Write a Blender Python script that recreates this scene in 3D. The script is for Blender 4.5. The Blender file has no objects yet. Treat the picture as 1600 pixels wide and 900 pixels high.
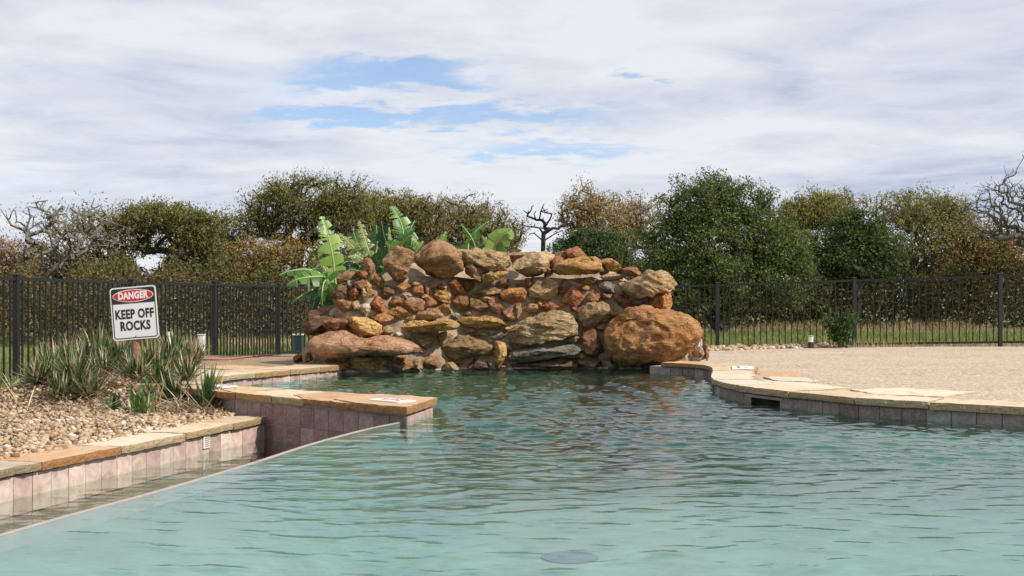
import bpy, bmesh, math, random
import numpy as np
from mathutils import Vector, Matrix, noise as mnoise

random.seed(7)
rng = np.random.default_rng(7)
R = math.radians
sc = bpy.context.scene
COL = sc.collection

# ------------------------------------------------------------------ camera
FP, UC, VH, EYE = 1900.0, 800.0, 470.0, 0.77      # focal length (px of the 1600 px photo), centre column, horizon row, eye height
cam_d = bpy.data.cameras.new('camera'); cam = bpy.data.objects.new('camera', cam_d); COL.objects.link(cam)
cam.location = (0, 0, EYE); cam.rotation_euler = (R(90), 0, 0)
cam_d.sensor_width = 36.0; cam_d.lens = 36.0 * FP / 1600.0
cam_d.shift_y = (VH - 450.0) / 1600.0
cam_d.clip_start = 0.05; cam_d.clip_end = 3000
sc.camera = cam

# ------------------------------------------------------------------ light
SUN_H = (0.90, -0.43); SUN_EL = 41.0
sun_az = math.atan2(SUN_H[0], SUN_H[1])            # clockwise from +Y
world = bpy.data.worlds.new('World'); sc.world = world; world.use_nodes = True
wt = world.node_tree; wt.nodes.clear()
def WN(t, **k):
    n = wt.nodes.new(t)
    for a, b in k.items(): setattr(n, a, b)
    return n
def wl(a, b): wt.links.new(a, b)
def wmath(op, a, b=None, c=None, clamp=False):
    n = WN('ShaderNodeMath', operation=op); n.use_clamp = clamp
    for i, x in enumerate((a, b, c)):
        if x is None: continue
        if isinstance(x, (int, float)): n.inputs[i].default_value = x
        else: wl(x, n.inputs[i])
    return n.outputs[0]
wout = WN('ShaderNodeOutputWorld'); bg = WN('ShaderNodeBackground'); wl(bg.outputs[0], wout.inputs[0])
sky = WN('ShaderNodeTexSky', sky_type='NISHITA'); sky.sun_disc = False
sky.sun_elevation = R(SUN_EL); sky.sun_rotation = sun_az
sky.air_density = 0.9; sky.dust_density = 0.0; sky.ozone_density = 6.0
SKY_STRENGTH = 0.15
tc = WN('ShaderNodeTexCoord'); sep = WN('ShaderNodeSeparateXYZ'); wl(tc.outputs['Generated'], sep.inputs[0])
dx, dy, dz = sep.outputs
zz = wmath('ADD', wmath('MAXIMUM', dz, 0.0), 0.075)
px = wmath('DIVIDE', dx, zz); py = wmath('DIVIDE', dy, zz)
cmb = WN('ShaderNodeCombineXYZ'); wl(px, cmb.inputs[0]); wl(py, cmb.inputs[1])
def wnoise(scale, detail, rough, off, dist=0.0):
    mp = WN('ShaderNodeMapping'); mp.inputs['Location'].default_value = off; wl(cmb.outputs[0], mp.inputs[0])
    n = WN('ShaderNodeTexNoise'); n.inputs['Scale'].default_value = scale; n.inputs['Detail'].default_value = detail
    n.inputs['Roughness'].default_value = rough; n.inputs['Distortion'].default_value = dist
    wl(mp.outputs[0], n.inputs['Vector']); return n.outputs[0]
n_big = wnoise(0.45, 4, 0.5, (3.1, 1.7, 0)); n_mid = wnoise(1.7, 8, 0.6, (8.2, 4.4, 0), 0.4); n_fine = wnoise(5.0, 6, 0.6, (1.2, 9.4, 2), 0.3)
# openings in the cloud deck, by compass direction and height (tangents)
ysafe = wmath('MAXIMUM', dy, 0.05)
tx = wmath('DIVIDE', dx, ysafe); tz = wmath('DIVIDE', dz, ysafe)
jx = wmath('MULTIPLY_ADD', wmath('SUBTRACT', n_mid, 0.5), 0.20, tx); jz = wmath('MULTIPLY_ADD', wmath('SUBTRACT', n_fine, 0.5), 0.050, tz)
hole = None
for (u, v, ru, rv, amp) in [(580,112,150,22,1.1),(455,182,130,13,.95),(760,182,190,17,1.0),(830,232,170,13,.6),(1025,121,30,9,.8),(690,130,80,10,.5),(60,290,240,22,.42),(330,150,140,12,.35),(1120,165,160,12,.35),(960,235,150,10,.2)]:
    a = wmath('DIVIDE', wmath('SUBTRACT', jx, (u-UC)/FP), ru/FP); b = wmath('DIVIDE', wmath('SUBTRACT', jz, (VH-v)/FP), rv/FP)
    q = wmath('ADD', wmath('MULTIPLY', a, a), wmath('MULTIPLY', b, b))
    g = wmath('MULTIPLY', wmath('POWER', 2.718, wmath('MULTIPLY', q, -0.6)), amp)
    hole = g if hole is None else wmath('ADD', hole, g)
back = wmath('SUBTRACT', 1.0, wmath('GREATER_THAN', dy, 0.05))
hole = wmath('MULTIPLY', hole, wmath('GREATER_THAN', dy, 0.05))
gen = wmath('MULTIPLY', wmath('SUBTRACT', n_big, 0.60), 4.0, clamp=True)
hole = wmath('ADD', hole, wmath('MULTIPLY', gen, 0.8))
hole = wmath('ADD', hole, wmath('MULTIPLY', wmath('SUBTRACT', n_mid, 0.52), 0.9))
mr = WN('ShaderNodeMapRange'); mr.interpolation_type = 'SMOOTHSTEP'
mr.inputs['From Min'].default_value = 0.22; mr.inputs['From Max'].default_value = 1.05
mr.inputs['To Min'].default_value = 0.93; mr.inputs['To Max'].default_value = 0.26; wl(hole, mr.inputs['Value'])
shade = wmath('ADD', wmath('MULTIPLY', n_big, 0.62), wmath('ADD', wmath('MULTIPLY', n_mid, 0.50), wmath('MULTIPLY', n_fine, 0.10)))
cr = WN('ShaderNodeValToRGB'); wl(shade, cr.inputs[0])
e = cr.color_ramp.elements; e[0].position = 0.44; e[0].color = (0.47, 0.53, 0.68, 1); e[1].position = 0.68; e[1].color = (0.86, 0.87, 0.90, 1)
m = cr.color_ramp.elements.new(0.56); m.color = (0.68, 0.715, 0.81, 1)
skm = WN('ShaderNodeMix', data_type='RGBA', blend_type='MULTIPLY'); skm.inputs[0].default_value = 1
wl(sky.outputs[0], skm.inputs[6]); skm.inputs[7].default_value = (SKY_STRENGTH,)*3 + (1,)
mx = WN('ShaderNodeMix', data_type='RGBA'); wl(mr.outputs[0], mx.inputs[0]); wl(skm.outputs[2], mx.inputs[6]); wl(cr.outputs[0], mx.inputs[7])
wl(mx.outputs[2], bg.inputs[0]); bg.inputs[1].default_value = 1.0

sun_d = bpy.data.lights.new('sun', 'SUN'); sun = bpy.data.objects.new('sun', sun_d); COL.objects.link(sun)
sun_d.energy = 5.0; sun_d.angle = R(0.6); sun_d.color = (1.0, 0.93, 0.82)
ce = math.cos(R(SUN_EL)); sl = math.hypot(*SUN_H)
sun.rotation_euler = Vector((SUN_H[0]/sl*ce, SUN_H[1]/sl*ce, math.sin(R(SUN_EL)))).to_track_quat('Z', 'Y').to_euler()
sun.location = (20, -10, 30)
sc.view_settings.view_transform = 'Standard'; sc.view_settings.look = 'None'
sc.view_settings.exposure = 0.0; sc.view_settings.gamma = 1.0
sc.cycles.max_bounces = 6; sc.cycles.diffuse_bounces = 2; sc.cycles.glossy_bounces = 3
sc.cycles.transparent_max_bounces = 8; sc.cycles.caustics_reflective = False; sc.cycles.caustics_refractive = False

# ------------------------------------------------------------------ helpers
def P(u, v, Y): return Vector(((u-UC)/FP*Y, Y, EYE-(v-VH)/FP*Y))      # a sight line's point at distance Y
def on_z(u, v, z):
    Y = FP*(EYE-z)/(v-VH); return Vector(((u-UC)/FP*Y, Y, z))
def lerp(a, b, t): return a+(b-a)*t
def interp(x, pts): return float(np.interp(x, [p[0] for p in pts], [p[1] for p in pts]))
def link(o): COL.objects.link(o); return o
def mesh_np(name, V, F, mat=None, smooth=False):
    V = np.asarray(V, np.float32).reshape(-1, 3); F = np.asarray(F, np.int32)
    me = bpy.data.meshes.new(name); n = F.shape[1]
    me.vertices.add(len(V)); me.vertices.foreach_set('co', V.ravel())
    me.loops.add(F.size); me.loops.foreach_set('vertex_index', F.ravel())
    me.polygons.add(len(F)); me.polygons.foreach_set('loop_start', np.arange(0, F.size, n, dtype=np.int32))
    me.polygons.foreach_set('loop_total', np.full(len(F), n, np.int32))
    if smooth: me.polygons.foreach_set('use_smooth', np.ones(len(F), bool))
    me.update(calc_edges=True)
    if mat: me.materials.append(mat)
    return me
def mesh_pd(name, V, F, mat=None, smooth=False):
    me = bpy.data.meshes.new(name); me.from_pydata([tuple(v) for v in V], [], F); me.update()
    if smooth:
        for p in me.polygons: p.use_smooth = True
    if mat: me.materials.append(mat)
    return me
def obj(name, me, parent=None, loc=None, rot=None, color=None):
    o = bpy.data.objects.new(name, me); link(o)
    if parent: o.parent = parent
    if loc is not None: o.location = loc
    if rot is not None: o.rotation_euler = rot
    if color is not None: o.color = (*color[:3], 1)
    return o
def tag(o, label, cat, group=None):
    o['label'] = label; o['category'] = cat
    if group: o['group'] = group
    return o
def empty(name, loc=(0, 0, 0), label=None, cat=None, group=None):
    o = bpy.data.objects.new(name, None); link(o); o.location = loc
    if label: tag(o, label, cat, group)
    return o
class MB:                                            # collects boxes, tubes and prisms into one mesh
    def __init__(s): s.V = []; s.F = []
    def add(s, V, F):
        b = len(s.V); s.V += [tuple(v) for v in V]; s.F += [tuple(i+b for i in f) for f in F]
    def box(s, c, d, M=None):
        x, y, z = d[0]/2, d[1]/2, d[2]/2
        V = [Vector((a*x, b*y, e*z)) for a in (-1, 1) for b in (-1, 1) for e in (-1, 1)]
        if M: V = [M @ v for v in V]
        c = Vector(c); s.add([v+c for v in V], [(0,1,3,2),(4,6,7,5),(0,4,5,1),(2,3,7,6),(0,2,6,4),(1,5,7,3)])
    def tube(s, pts, rad, n=8, cap=True):
        pts = [Vector(p) for p in pts]; rad = rad if hasattr(rad, '__len__') else [rad]*len(pts)
        V = []; up = Vector((0, 0, 1))
        for i, p in enumerate(pts):
            t = (pts[min(i+1, len(pts)-1)]-pts[max(i-1, 0)]).normalized()
            a = t.cross(up if abs(t.z) < .9 else Vector((1, 0, 0))).normalized(); b = t.cross(a)
            V += [p+(a*math.cos(2*math.pi*k/n)+b*math.sin(2*math.pi*k/n))*rad[i] for k in range(n)]
        F = [(i*n+k, i*n+(k+1)%n, (i+1)*n+(k+1)%n, (i+1)*n+k) for i in range(len(pts)-1) for k in range(n)]
        if cap: F += [tuple(range(n))[::-1], tuple(range((len(pts)-1)*n, len(pts)*n))]
        s.add(V, F)
    def prism(s, poly, z0, z1):
        n = len(poly); V = [(p[0], p[1], z0) for p in poly]+[(p[0], p[1], z1) for p in poly]
        F = [(i, (i+1)%n, n+(i+1)%n, n+i) for i in range(n)]+[tuple(range(n))[::-1], tuple(range(n, 2*n))]
        s.add(V, F)
    def build(s, name, mat, parent=None, smooth=False, loc=None, color=None):
        return obj(name, mesh_pd(name, s.V, s.F, mat, smooth), parent, loc, None, color)
def bevel_mesh(me, w, seg=1):
    bm = bmesh.new(); bm.from_mesh(me)
    bmesh.ops.recalc_face_normals(bm, faces=bm.faces)
    if w: bmesh.ops.bevel(bm, geom=bm.edges[:], offset=w, segments=seg, affect='EDGES', profile=0.6)
    bm.to_mesh(me); bm.free()
def smooth_path(pts, step=0.05):                      # Catmull-Rom through plan points, resampled evenly
    pts = [Vector((p[0], p[1])) for p in pts]; out = []
    for i in range(len(pts)-1):
        p0 = pts[max(i-1, 0)]; p1 = pts[i]; p2 = pts[i+1]; p3 = pts[min(i+2, len(pts)-1)]
        n = max(2, int((p2-p1).length/0.02))
        for k in range(n):
            t = k/n
            out.append(0.5*((2*p1)+(p2-p0)*t+(2*p0-5*p1+4*p2-p3)*t*t+(3*p1-p0-3*p2+p3)*t**3))
    out.append(pts[-1])
    A = np.array([[p.x, p.y] for p in out]); s = np.r_[0, np.cumsum(np.linalg.norm(np.diff(A, axis=0), axis=1))]
    m_ = max(2, int(s[-1]/step)); q = np.linspace(0, s[-1], m_+1)
    return np.c_[np.interp(q, s, A[:, 0]), np.interp(q, s, A[:, 1])], q

# ------------------------------------------------------------------ materials
class M:
    def __init__(s, name):
        s.m = bpy.data.materials.new(name); s.m.use_nodes = True; s.t = s.m.node_tree
        s.b = s.t.nodes['Principled BSDF']; s.out = s.t.nodes['Material Output']
    def n(s, t, **k):
        x = s.t.nodes.new(t)
        for a, b in k.items(): setattr(x, a, b)
        return x
    def l(s, a, b): s.t.links.new(a, b)
    def set(s, i, v):
        if hasattr(v, 'is_output'): s.l(v, s.b.inputs[i])
        else: s.b.inputs[i].default_value = v
    def coord(s, kind='Object', scale=(1, 1, 1)):
        c = s.n('ShaderNodeTexCoord'); mp = s.n('ShaderNodeMapping'); mp.inputs['Scale'].default_value = scale
        s.l(c.outputs[kind], mp.inputs[0]); return mp.outputs[0]
    def noise(s, vec, scale, detail=4, rough=.55, dist=0):
        x = s.n('ShaderNodeTexNoise'); x.inputs['Scale'].default_value = scale; x.inputs['Detail'].default_value = detail
        x.inputs['Roughness'].default_value = rough; x.inputs['Distortion'].default_value = dist
        if vec: s.l(vec, x.inputs['Vector'])
        return x.outputs[0]
    def voro(s, vec, scale, feature='F1', out=0):
        x = s.n('ShaderNodeTexVoronoi', feature=feature); x.inputs['Scale'].default_value = scale
        s.l(vec, x.inputs['Vector']); return x.outputs[out]
    def ramp(s, f, stops):
        x = s.n('ShaderNodeValToRGB'); s.l(f, x.inputs[0]); e = x.color_ramp.elements
        while len(e) < len(stops): e.new(.5)
        for i, (p, c) in enumerate(stops):
            e[i].position = p; e[i].color = (c, c, c, 1) if isinstance(c, (int, float)) else (*c, 1)
        return x.outputs[0]
    def mix(s, f, a, b, mode='MIX'):
        x = s.n('ShaderNodeMix', data_type='RGBA', blend_type=mode)
        for i, v in ((0, f), (6, a), (7, b)):
            if hasattr(v, 'is_output'): s.l(v, x.inputs[i])
            elif i == 0: x.inputs[0].default_value = v
            else: x.inputs[i].default_value = (*v, 1)
        return x.outputs[2]
    def mat(s, f): return f
    def math(s, op, a, b=0.0, clamp=False):
        x = s.n('ShaderNodeMath', operation=op); x.use_clamp = clamp
        for i, v in enumerate((a, b)):
            if hasattr(v, 'is_output'): s.l(v, x.inputs[i])
            else: x.inputs[i].default_value = v
        return x.outputs[0]
    def objcolor(s): return s.n('ShaderNodeObjectInfo').outputs['Color']
    def objrandom(s): return s.n('ShaderNodeObjectInfo').outputs['Random']
    def island(s): return s.n('ShaderNodeNewGeometry').outputs['Random Per Island']
    def bump(s, h, strength=.5, dist=.01, prev=None):
        x = s.n('ShaderNodeBump'); x.inputs['Strength'].default_value = strength; x.inputs['Distance'].default_value = dist
        s.l(h, x.inputs['Height'])
        if prev is not None: s.l(prev, x.inputs['Normal'])
        return x.outputs[0]
def simple(name, col, rough=.6, metal=0, bump=None, vary=.12, vscale=8):
    k = M(name); v = k.coord(); n = k.noise(v, vscale, 5)
    k.set('Base Color', k.mix(n, tuple(c*(1-vary) for c in col), tuple(min(1, c*(1+vary)) for c in col)))
    k.set('Roughness', rough); k.set('Metallic', metal)
    if bump: k.set('Normal', k.bump(k.noise(v, bump[0], 5), bump[1], bump[2]))
    return k.m

def scale_line(k, c, n):                             # chalky deposit just above the water, dark algae at it
    gp = k.n('ShaderNodeNewGeometry'); sp = k.n('ShaderNodeSeparateXYZ'); k.l(gp.outputs['Position'], sp.inputs[0]); z = sp.outputs[2]
    zz_ = k.math('ADD', z, k.math('MULTIPLY', k.math('SUBTRACT', n, .5), -.05))
    c = k.mix(k.math('MULTIPLY', k.ramp(k.math('MULTIPLY', zz_, 4.0), [(.02, 1), (.22, 0)]), .45), c, (.13, .12, .07))
    return k.mix(k.math('MULTIPLY', k.ramp(k.math('MULTIPLY', zz_, 10.0), [(.02, 0), (.08, 1), (.16, 1), (.26, 0)]), .75), c, (.72, .69, .64))
def make_rock():
    k = M('sandstone'); v = k.coord(); oc = k.objcolor(); rnd = k.objrandom()
    off = k.n('ShaderNodeVectorMath', operation='ADD'); cx = k.n('ShaderNodeCombineXYZ')
    for i in range(3): k.l(k.math('MULTIPLY', rnd, 17.0+9*i), cx.inputs[i])
    k.l(v, off.inputs[0]); k.l(cx.outputs[0], off.inputs[1]); v = off.outputs[0]
    n1 = k.noise(v, 3.2, 6, .62, .6); n2 = k.noise(v, 11, 8, .7, .4); n3 = k.noise(v, 48, 5, .7)
    sv = k.n('ShaderNodeMapping'); sv.inputs['Scale'].default_value = (1.6, 1.6, 6.0); sv.inputs['Rotation'].default_value = (.3, .25, 0); k.l(v, sv.inputs[0])
    st = k.noise(sv.outputs[0], 3.0, 7, .65, .8)
    c = k.mix(k.ramp(n1, [(.32, 0), (.68, 1)]), k.mix(1, oc, (.62, .46, .34), 'MULTIPLY'), k.mix(1, oc, (1.22, 1.36, 1.5), 'MULTIPLY'))
    c = k.mix(k.math('MULTIPLY', k.ramp(st, [(.45, 0), (.7, 1)]), .55), c, (.55, .40, .22))
    c = k.mix(k.math('MULTIPLY', k.ramp(n2, [(.50, 0), (.72, 1)]), .55), c, (.20, .085, .04))
    c = k.mix(k.math('MULTIPLY', k.ramp(n3, [(.52, 0), (.72, 1)]), .35), c, (.085, .055, .035))
    c = k.mix(k.math('MULTIPLY', k.ramp(k.noise(v, 2.1, 5, .6), [(.58, 0), (.76, 1)]), .35), c, (.46, .40, .31))
    c = scale_line(k, c, n2)
    k.set('Base Color', c); k.set('Roughness', .88); k.set('Specular IOR Level', .25)
    vw = k.n('ShaderNodeVectorMath', operation='ADD'); nw = k.n('ShaderNodeTexNoise'); nw.inputs['Scale'].default_value = 5; k.l(v, nw.inputs['Vector']); k.l(sv.outputs[0], vw.inputs[0]); k.l(nw.outputs['Color'], vw.inputs[1]); cr_ = k.voro(vw.outputs[0], 2.2, 'DISTANCE_TO_EDGE'); crack = k.ramp(k.math('ADD', cr_, k.math('MULTIPLY', n3, .05)), [(.03, 0), (.075, 1)])
    c = k.mix(k.math('MULTIPLY', k.math('SUBTRACT', 1.0, crack), .55), c, (.07, .04, .025)); k.set('Base Color', c)
    h = k.math('ADD', k.math('ADD', k.math('MULTIPLY', n2, 1.0), k.math('MULTIPLY', st, .7)), k.math('ADD', k.math('MULTIPLY', n3, .35), k.math('MULTIPLY', crack, .10)))
    k.set('Normal', k.bump(h, 1.0, .075)); return k.m
def make_mortar():
    k = M('mortar'); v = k.coord(); n = k.noise(v, 7, 7, .65); n2 = k.noise(v, 40, 5, .7)
    c = k.ramp(n, [(.25, (.17, .115, .07)), (.5, (.36, .27, .185)), (.75, (.57, .47, .36))])
    c = k.mix(k.math('MULTIPLY', n2, .5), c, (.25, .15, .09)); c = scale_line(k, c, n); k.set('Base Color', c); k.set('Roughness', .95)
    k.set('Normal', k.bump(k.math('ADD', n, k.math('MULTIPLY', n2, .4)), .9, .04)); return k.m
def make_tile():
    k = M('glazed_tile'); v = k.coord(); oc = k.objcolor(); rnd = k.objrandom()
    off = k.n('ShaderNodeVectorMath', operation='ADD'); cx = k.n('ShaderNodeCombineXYZ')
    for i in range(3): k.l(k.math('MULTIPLY', rnd, 31.0+7*i), cx.inputs[i])
    k.l(v, off.inputs[0]); k.l(cx.outputs[0], off.inputs[1]); v = off.outputs[0]
    n = k.noise(v, 12, 6, .62, .8); n2 = k.noise(v, 55, 4, .6)
    c = k.mix(k.ramp(n, [(.35, 0), (.66, 1)]), k.mix(1, oc, (.80, .66, .66), 'MULTIPLY'), k.mix(1, oc, (1.22, 1.2, 1.2), 'MULTIPLY'))
    c = k.mix(k.math('MULTIPLY', k.ramp(n2, [(.5, 0), (.75, 1)]), .35), c, (.55, .47, .43))
    k.set('Base Color', c); k.set('Roughness', .5); k.set('Specular IOR Level', .35); k.set('Normal', k.bump(n, .25, .006)); return k.m
def make_flag():
    k = M('flagstone'); v = k.coord(); oc = k.objcolor(); rnd = k.objrandom()
    off = k.n('ShaderNodeVectorMath', operation='ADD'); cx = k.n('ShaderNodeCombineXYZ')
    for i in range(3): k.l(k.math('MULTIPLY', rnd, 23.0+7*i), cx.inputs[i])
    k.l(v, off.inputs[0]); k.l(cx.outputs[0], off.inputs[1]); v = off.outputs[0]
    n = k.noise(v, 4.5, 7, .62, 1.2); n2 = k.noise(v, 26, 6, .65); n3 = k.noise(v, 110, 3, .6)
    c = k.mix(k.ramp(n, [(.40, 0), (.62, 1)]), oc, k.mix(.5, oc, (.60, .50, .37)))
    c = k.mix(k.math('MULTIPLY', k.ramp(k.noise(v, 3.0, 5, .6, 2.0), [(.56, 0), (.68, 1)]), .6), c, (.46, .22, .085))
    c = k.mix(k.math('MULTIPLY', k.ramp(n2, [(.5, 0), (.75, 1)]), .35), c, (.26, .19, .12))
    c = k.mix(k.math('MULTIPLY', k.ramp(n3, [(.5, 0), (.8, 1)]), .25), c, (.68, .62, .52))
    k.set('Base Color', c); k.set('Roughness', .85); k.set('Specular IOR Level', .25)
    k.set('Normal', k.bump(k.math('ADD', n2, k.math('MULTIPLY', n, 1.0)), .5, .012)); return k.m
def make_flag_edge():
    k = M('flagstone_edge'); v = k.coord(); oc = k.objcolor(); n = k.noise(v, 16, 6, .65); n2 = k.noise(v, 60, 4, .6)
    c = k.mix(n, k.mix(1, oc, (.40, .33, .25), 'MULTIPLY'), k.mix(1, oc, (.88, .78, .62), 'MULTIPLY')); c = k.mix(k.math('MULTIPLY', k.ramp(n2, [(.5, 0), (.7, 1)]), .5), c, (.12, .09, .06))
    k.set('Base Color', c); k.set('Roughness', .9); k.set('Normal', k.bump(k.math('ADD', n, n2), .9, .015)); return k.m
def make_deck():
    k = M('pebble_aggregate'); v = k.coord('Object')
    vr = k.n('ShaderNodeTexVoronoi'); vr.inputs['Scale'].default_value = 48; k.l(v, vr.inputs['Vector'])
    sp = k.n('ShaderNodeSeparateColor'); k.l(vr.outputs['Color'], sp.inputs[0])
    c = k.ramp(sp.outputs[0], [(0, (.17, .115, .08)), (.25, (.44, .335, .245)), (.55, (.61, .49, .37)), (.8, (.51, .415, .315)), (1, (.88, .79, .66))])
    c = k.mix(k.math('MULTIPLY', k.ramp(vr.outputs['Distance'], [(.35, 0), (.75, 1)]), .6), c, (.22, .15, .10))
    big = k.noise(v, .7, 5, .6); c = k.mix(k.math('MULTIPLY', k.ramp(big, [(.4, 0), (.7, 1)]), .35), c, (.59, .49, .38))
    st = k.coord('Object', (.5, 2.5, 1)); c = k.mix(k.math('MULTIPLY', k.ramp(k.noise(st, 1.0, 6, .65), [(.50, 0), (.72, 1)]), .5), c, (.36, .27, .19))
    k.set('Base Color', c); k.set('Roughness', .8); k.set('Specular IOR Level', .3)
    k.set('Normal', k.bump(k.math('MULTIPLY', vr.outputs['Distance'], -1.0), .7, .006)); return k.m
def make_gravel():
    k = M('river_pebbles'); r = k.island(); v = k.coord()
    c = k.ramp(r, [(0, (.10, .065, .04)), (.18, (.30, .18, .09)), (.38, (.46, .32, .18)), (.55, (.34, .25, .18)), (.72, (.54, .42, .28)), (.88, (.30, .17, .08)), (1, (.72, .66, .56))])
    c = k.mix(k.math('MULTIPLY', k.noise(v, 90, 4), .3), c, (.50, .39, .26)); k.set('Base Color', c); k.set('Roughness', .7); k.set('Specular IOR Level', .3); return k.m
def make_soil():
    k = M('soil'); v = k.coord(); n = k.noise(v, 5, 7, .65); n2 = k.noise(v, 45, 5, .7)
    c = k.ramp(n, [(.3, (.19, .13, .08)), (.6, (.33, .24, .15)), (.8, (.42, .33, .22))]); c = k.mix(k.math('MULTIPLY', n2, .5), c, (.45, .34, .22))
    k.set('Base Color', c); k.set('Roughness', .95); k.set('Normal', k.bump(n2, .8, .03)); return k.m
def make_ground():
    k = M('field'); v = k.coord(); n = k.noise(v, .35, 6, .65); n2 = k.noise(v, 4, 6, .7)
    c = k.ramp(n, [(.3, (.12, .16, .045)), (.55, (.18, .21, .07)), (.75, (.28, .26, .12))]); c = k.mix(k.math('MULTIPLY', n2, .5), c, (.11, .11, .04))
    k.set('Base Color', c); k.set('Roughness', .95); k.set('Normal', k.bump(n2, .8, .05)); return k.m
def make_blades(name, stops, trans=.25, rough=.6):
    k = M(name); r = k.island(); c = k.ramp(r, stops); k.set('Base Color', c); k.set('Roughness', rough); k.set('Specular IOR Level', .3)
    tr = k.n('ShaderNodeBsdfTranslucent'); k.l(c, tr.inputs[0]); ms = k.n('ShaderNodeMixShader'); ms.inputs[0].default_value = trans
    k.l(k.b.outputs[0], ms.inputs[1]); k.l(tr.outputs[0], ms.inputs[2]); k.l(ms.outputs[0], k.out.inputs[0]); return k.m
def make_leaf(name, trans=.3):                       # object colour, varied per leaf and per clump
    k = M(name); oc = k.objcolor(); r = k.island(); v = k.coord('Object'); n = k.noise(v, .9, 4, .6)
    c = k.mix(k.ramp(r, [(0, 0), (1, 1)]), k.mix(1, oc, (.62, .70, .70), 'MULTIPLY'), k.mix(1, oc, (1.35, 1.28, 1.1), 'MULTIPLY'))
    c = k.mix(k.math('MULTIPLY', k.ramp(n, [(.45, 0), (.7, 1)]), .55), c, k.mix(1, oc, (1.35, 1.12, .85), 'MULTIPLY'))
    k.set('Base Color', c); k.set('Roughness', .6); k.set('Specular IOR Level', .25)
    tr = k.n('ShaderNodeBsdfTranslucent'); k.l(c, tr.inputs[0]); ms = k.n('ShaderNodeMixShader'); ms.inputs[0].default_value = trans
    k.l(k.b.outputs[0], ms.inputs[1]); k.l(tr.outputs[0], ms.inputs[2]); k.l(ms.outputs[0], k.out.inputs[0]); return k.m
def make_brush():
    k = M('undergrowth_leaf'); r = k.island(); v = k.coord('Object', (1, .6, 1)); n = k.noise(v, .42, 3, .6); n2 = k.noise(v, 1.6, 3, .6)
    c = k.ramp(n, [(.30, (.055, .078, .028)), (.42, (.105, .105, .040)), (.52, (.15, .105, .042)), (.60, (.075, .095, .030)), (.72, (.16, .13, .07))])
    c = k.mix(1, c, k.ramp(r, [(0, .45), (1, 1.5)]), 'MULTIPLY'); c = k.mix(k.math('MULTIPLY', k.ramp(n2, [(.55, 0), (.7, 1)]), .5), c, (.13, .15, .04))
    k.set('Base Color', c); k.set('Roughness', .8); k.set('Specular IOR Level', .2)
    tr = k.n('ShaderNodeBsdfTranslucent'); k.l(c, tr.inputs[0]); ms = k.n('ShaderNodeMixShader'); ms.inputs[0].default_value = .25
    k.l(k.b.outputs[0], ms.inputs[1]); k.l(tr.outputs[0], ms.inputs[2]); k.l(ms.outputs[0], k.out.inputs[0]); return k.m
def make_bark(name):
    k = M(name); oc = k.objcolor(); v = k.coord('Object', (1, 1, .35)); n = k.noise(v, 14, 6, .7)
    k.set('Base Color', k.mix(n, k.mix(1, oc, (.6, .58, .55), 'MULTIPLY'), k.mix(1, oc, (1.5, 1.45, 1.4), 'MULTIPLY'))); k.set('Roughness', .9)
    k.set('Normal', k.bump(n, .8, .04)); return k.m
def make_water(name, tint):
    k = M(name); k.t.nodes.remove(k.b)
    v = k.coord('Object', (1, 1.9, 1)); h = k.noise(v, 16, 3, .5); nb = k.bump(h, .05, .02)
    fr = k.n('ShaderNodeFresnel'); k.l(nb, fr.inputs['Normal']); gb = k.n('ShaderNodeNewGeometry')
    k.l(k.math('SUBTRACT', 1.333, k.math('MULTIPLY', gb.outputs['Backfacing'], .583)), fr.inputs[0])    # rays pass straight on, so the surface has the same index from below
    gl = k.n('ShaderNodeBsdfGlossy'); gl.inputs['Roughness'].default_value = .02; gl.inputs['Color'].default_value = (1, 1, 1, 1); k.l(nb, gl.inputs['Normal'])
    tr = k.n('ShaderNodeBsdfTransparent'); tr.inputs[0].default_value = (*tint, 1)
    ms = k.n('ShaderNodeMixShader'); k.l(fr.outputs[0], ms.inputs[0]); k.l(tr.outputs[0], ms.inputs[1]); k.l(gl.outputs[0], ms.inputs[2])
    k.l(ms.outputs[0], k.out.inputs[0]); return k.m
def make_plaster():                                  # pale plaster, with deep water's darkening painted into the colour toward the far end
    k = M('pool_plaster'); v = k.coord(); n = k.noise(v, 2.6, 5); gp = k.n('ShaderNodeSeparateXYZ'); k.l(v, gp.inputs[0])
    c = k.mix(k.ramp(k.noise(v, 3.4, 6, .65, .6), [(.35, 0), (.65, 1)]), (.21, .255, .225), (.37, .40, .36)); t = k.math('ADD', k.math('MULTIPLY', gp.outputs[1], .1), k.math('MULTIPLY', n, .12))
    c = k.mix(k.ramp(k.math('SUBTRACT', t, .3), [(.18, 0), (.66, 1)]), c, (.05, .125, .08)); ab = k.n('ShaderNodeAttribute'); ab.attribute_name = 'bank_dimming'; k.set('Base Color', k.mix(k.math('MULTIPLY', ab.outputs['Fac'], .97), c, (.12, .155, .135))); k.set('Roughness', .85); k.set('Normal', k.bump(k.noise(v, 3, 5), .5, .05)); return k.m
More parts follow.
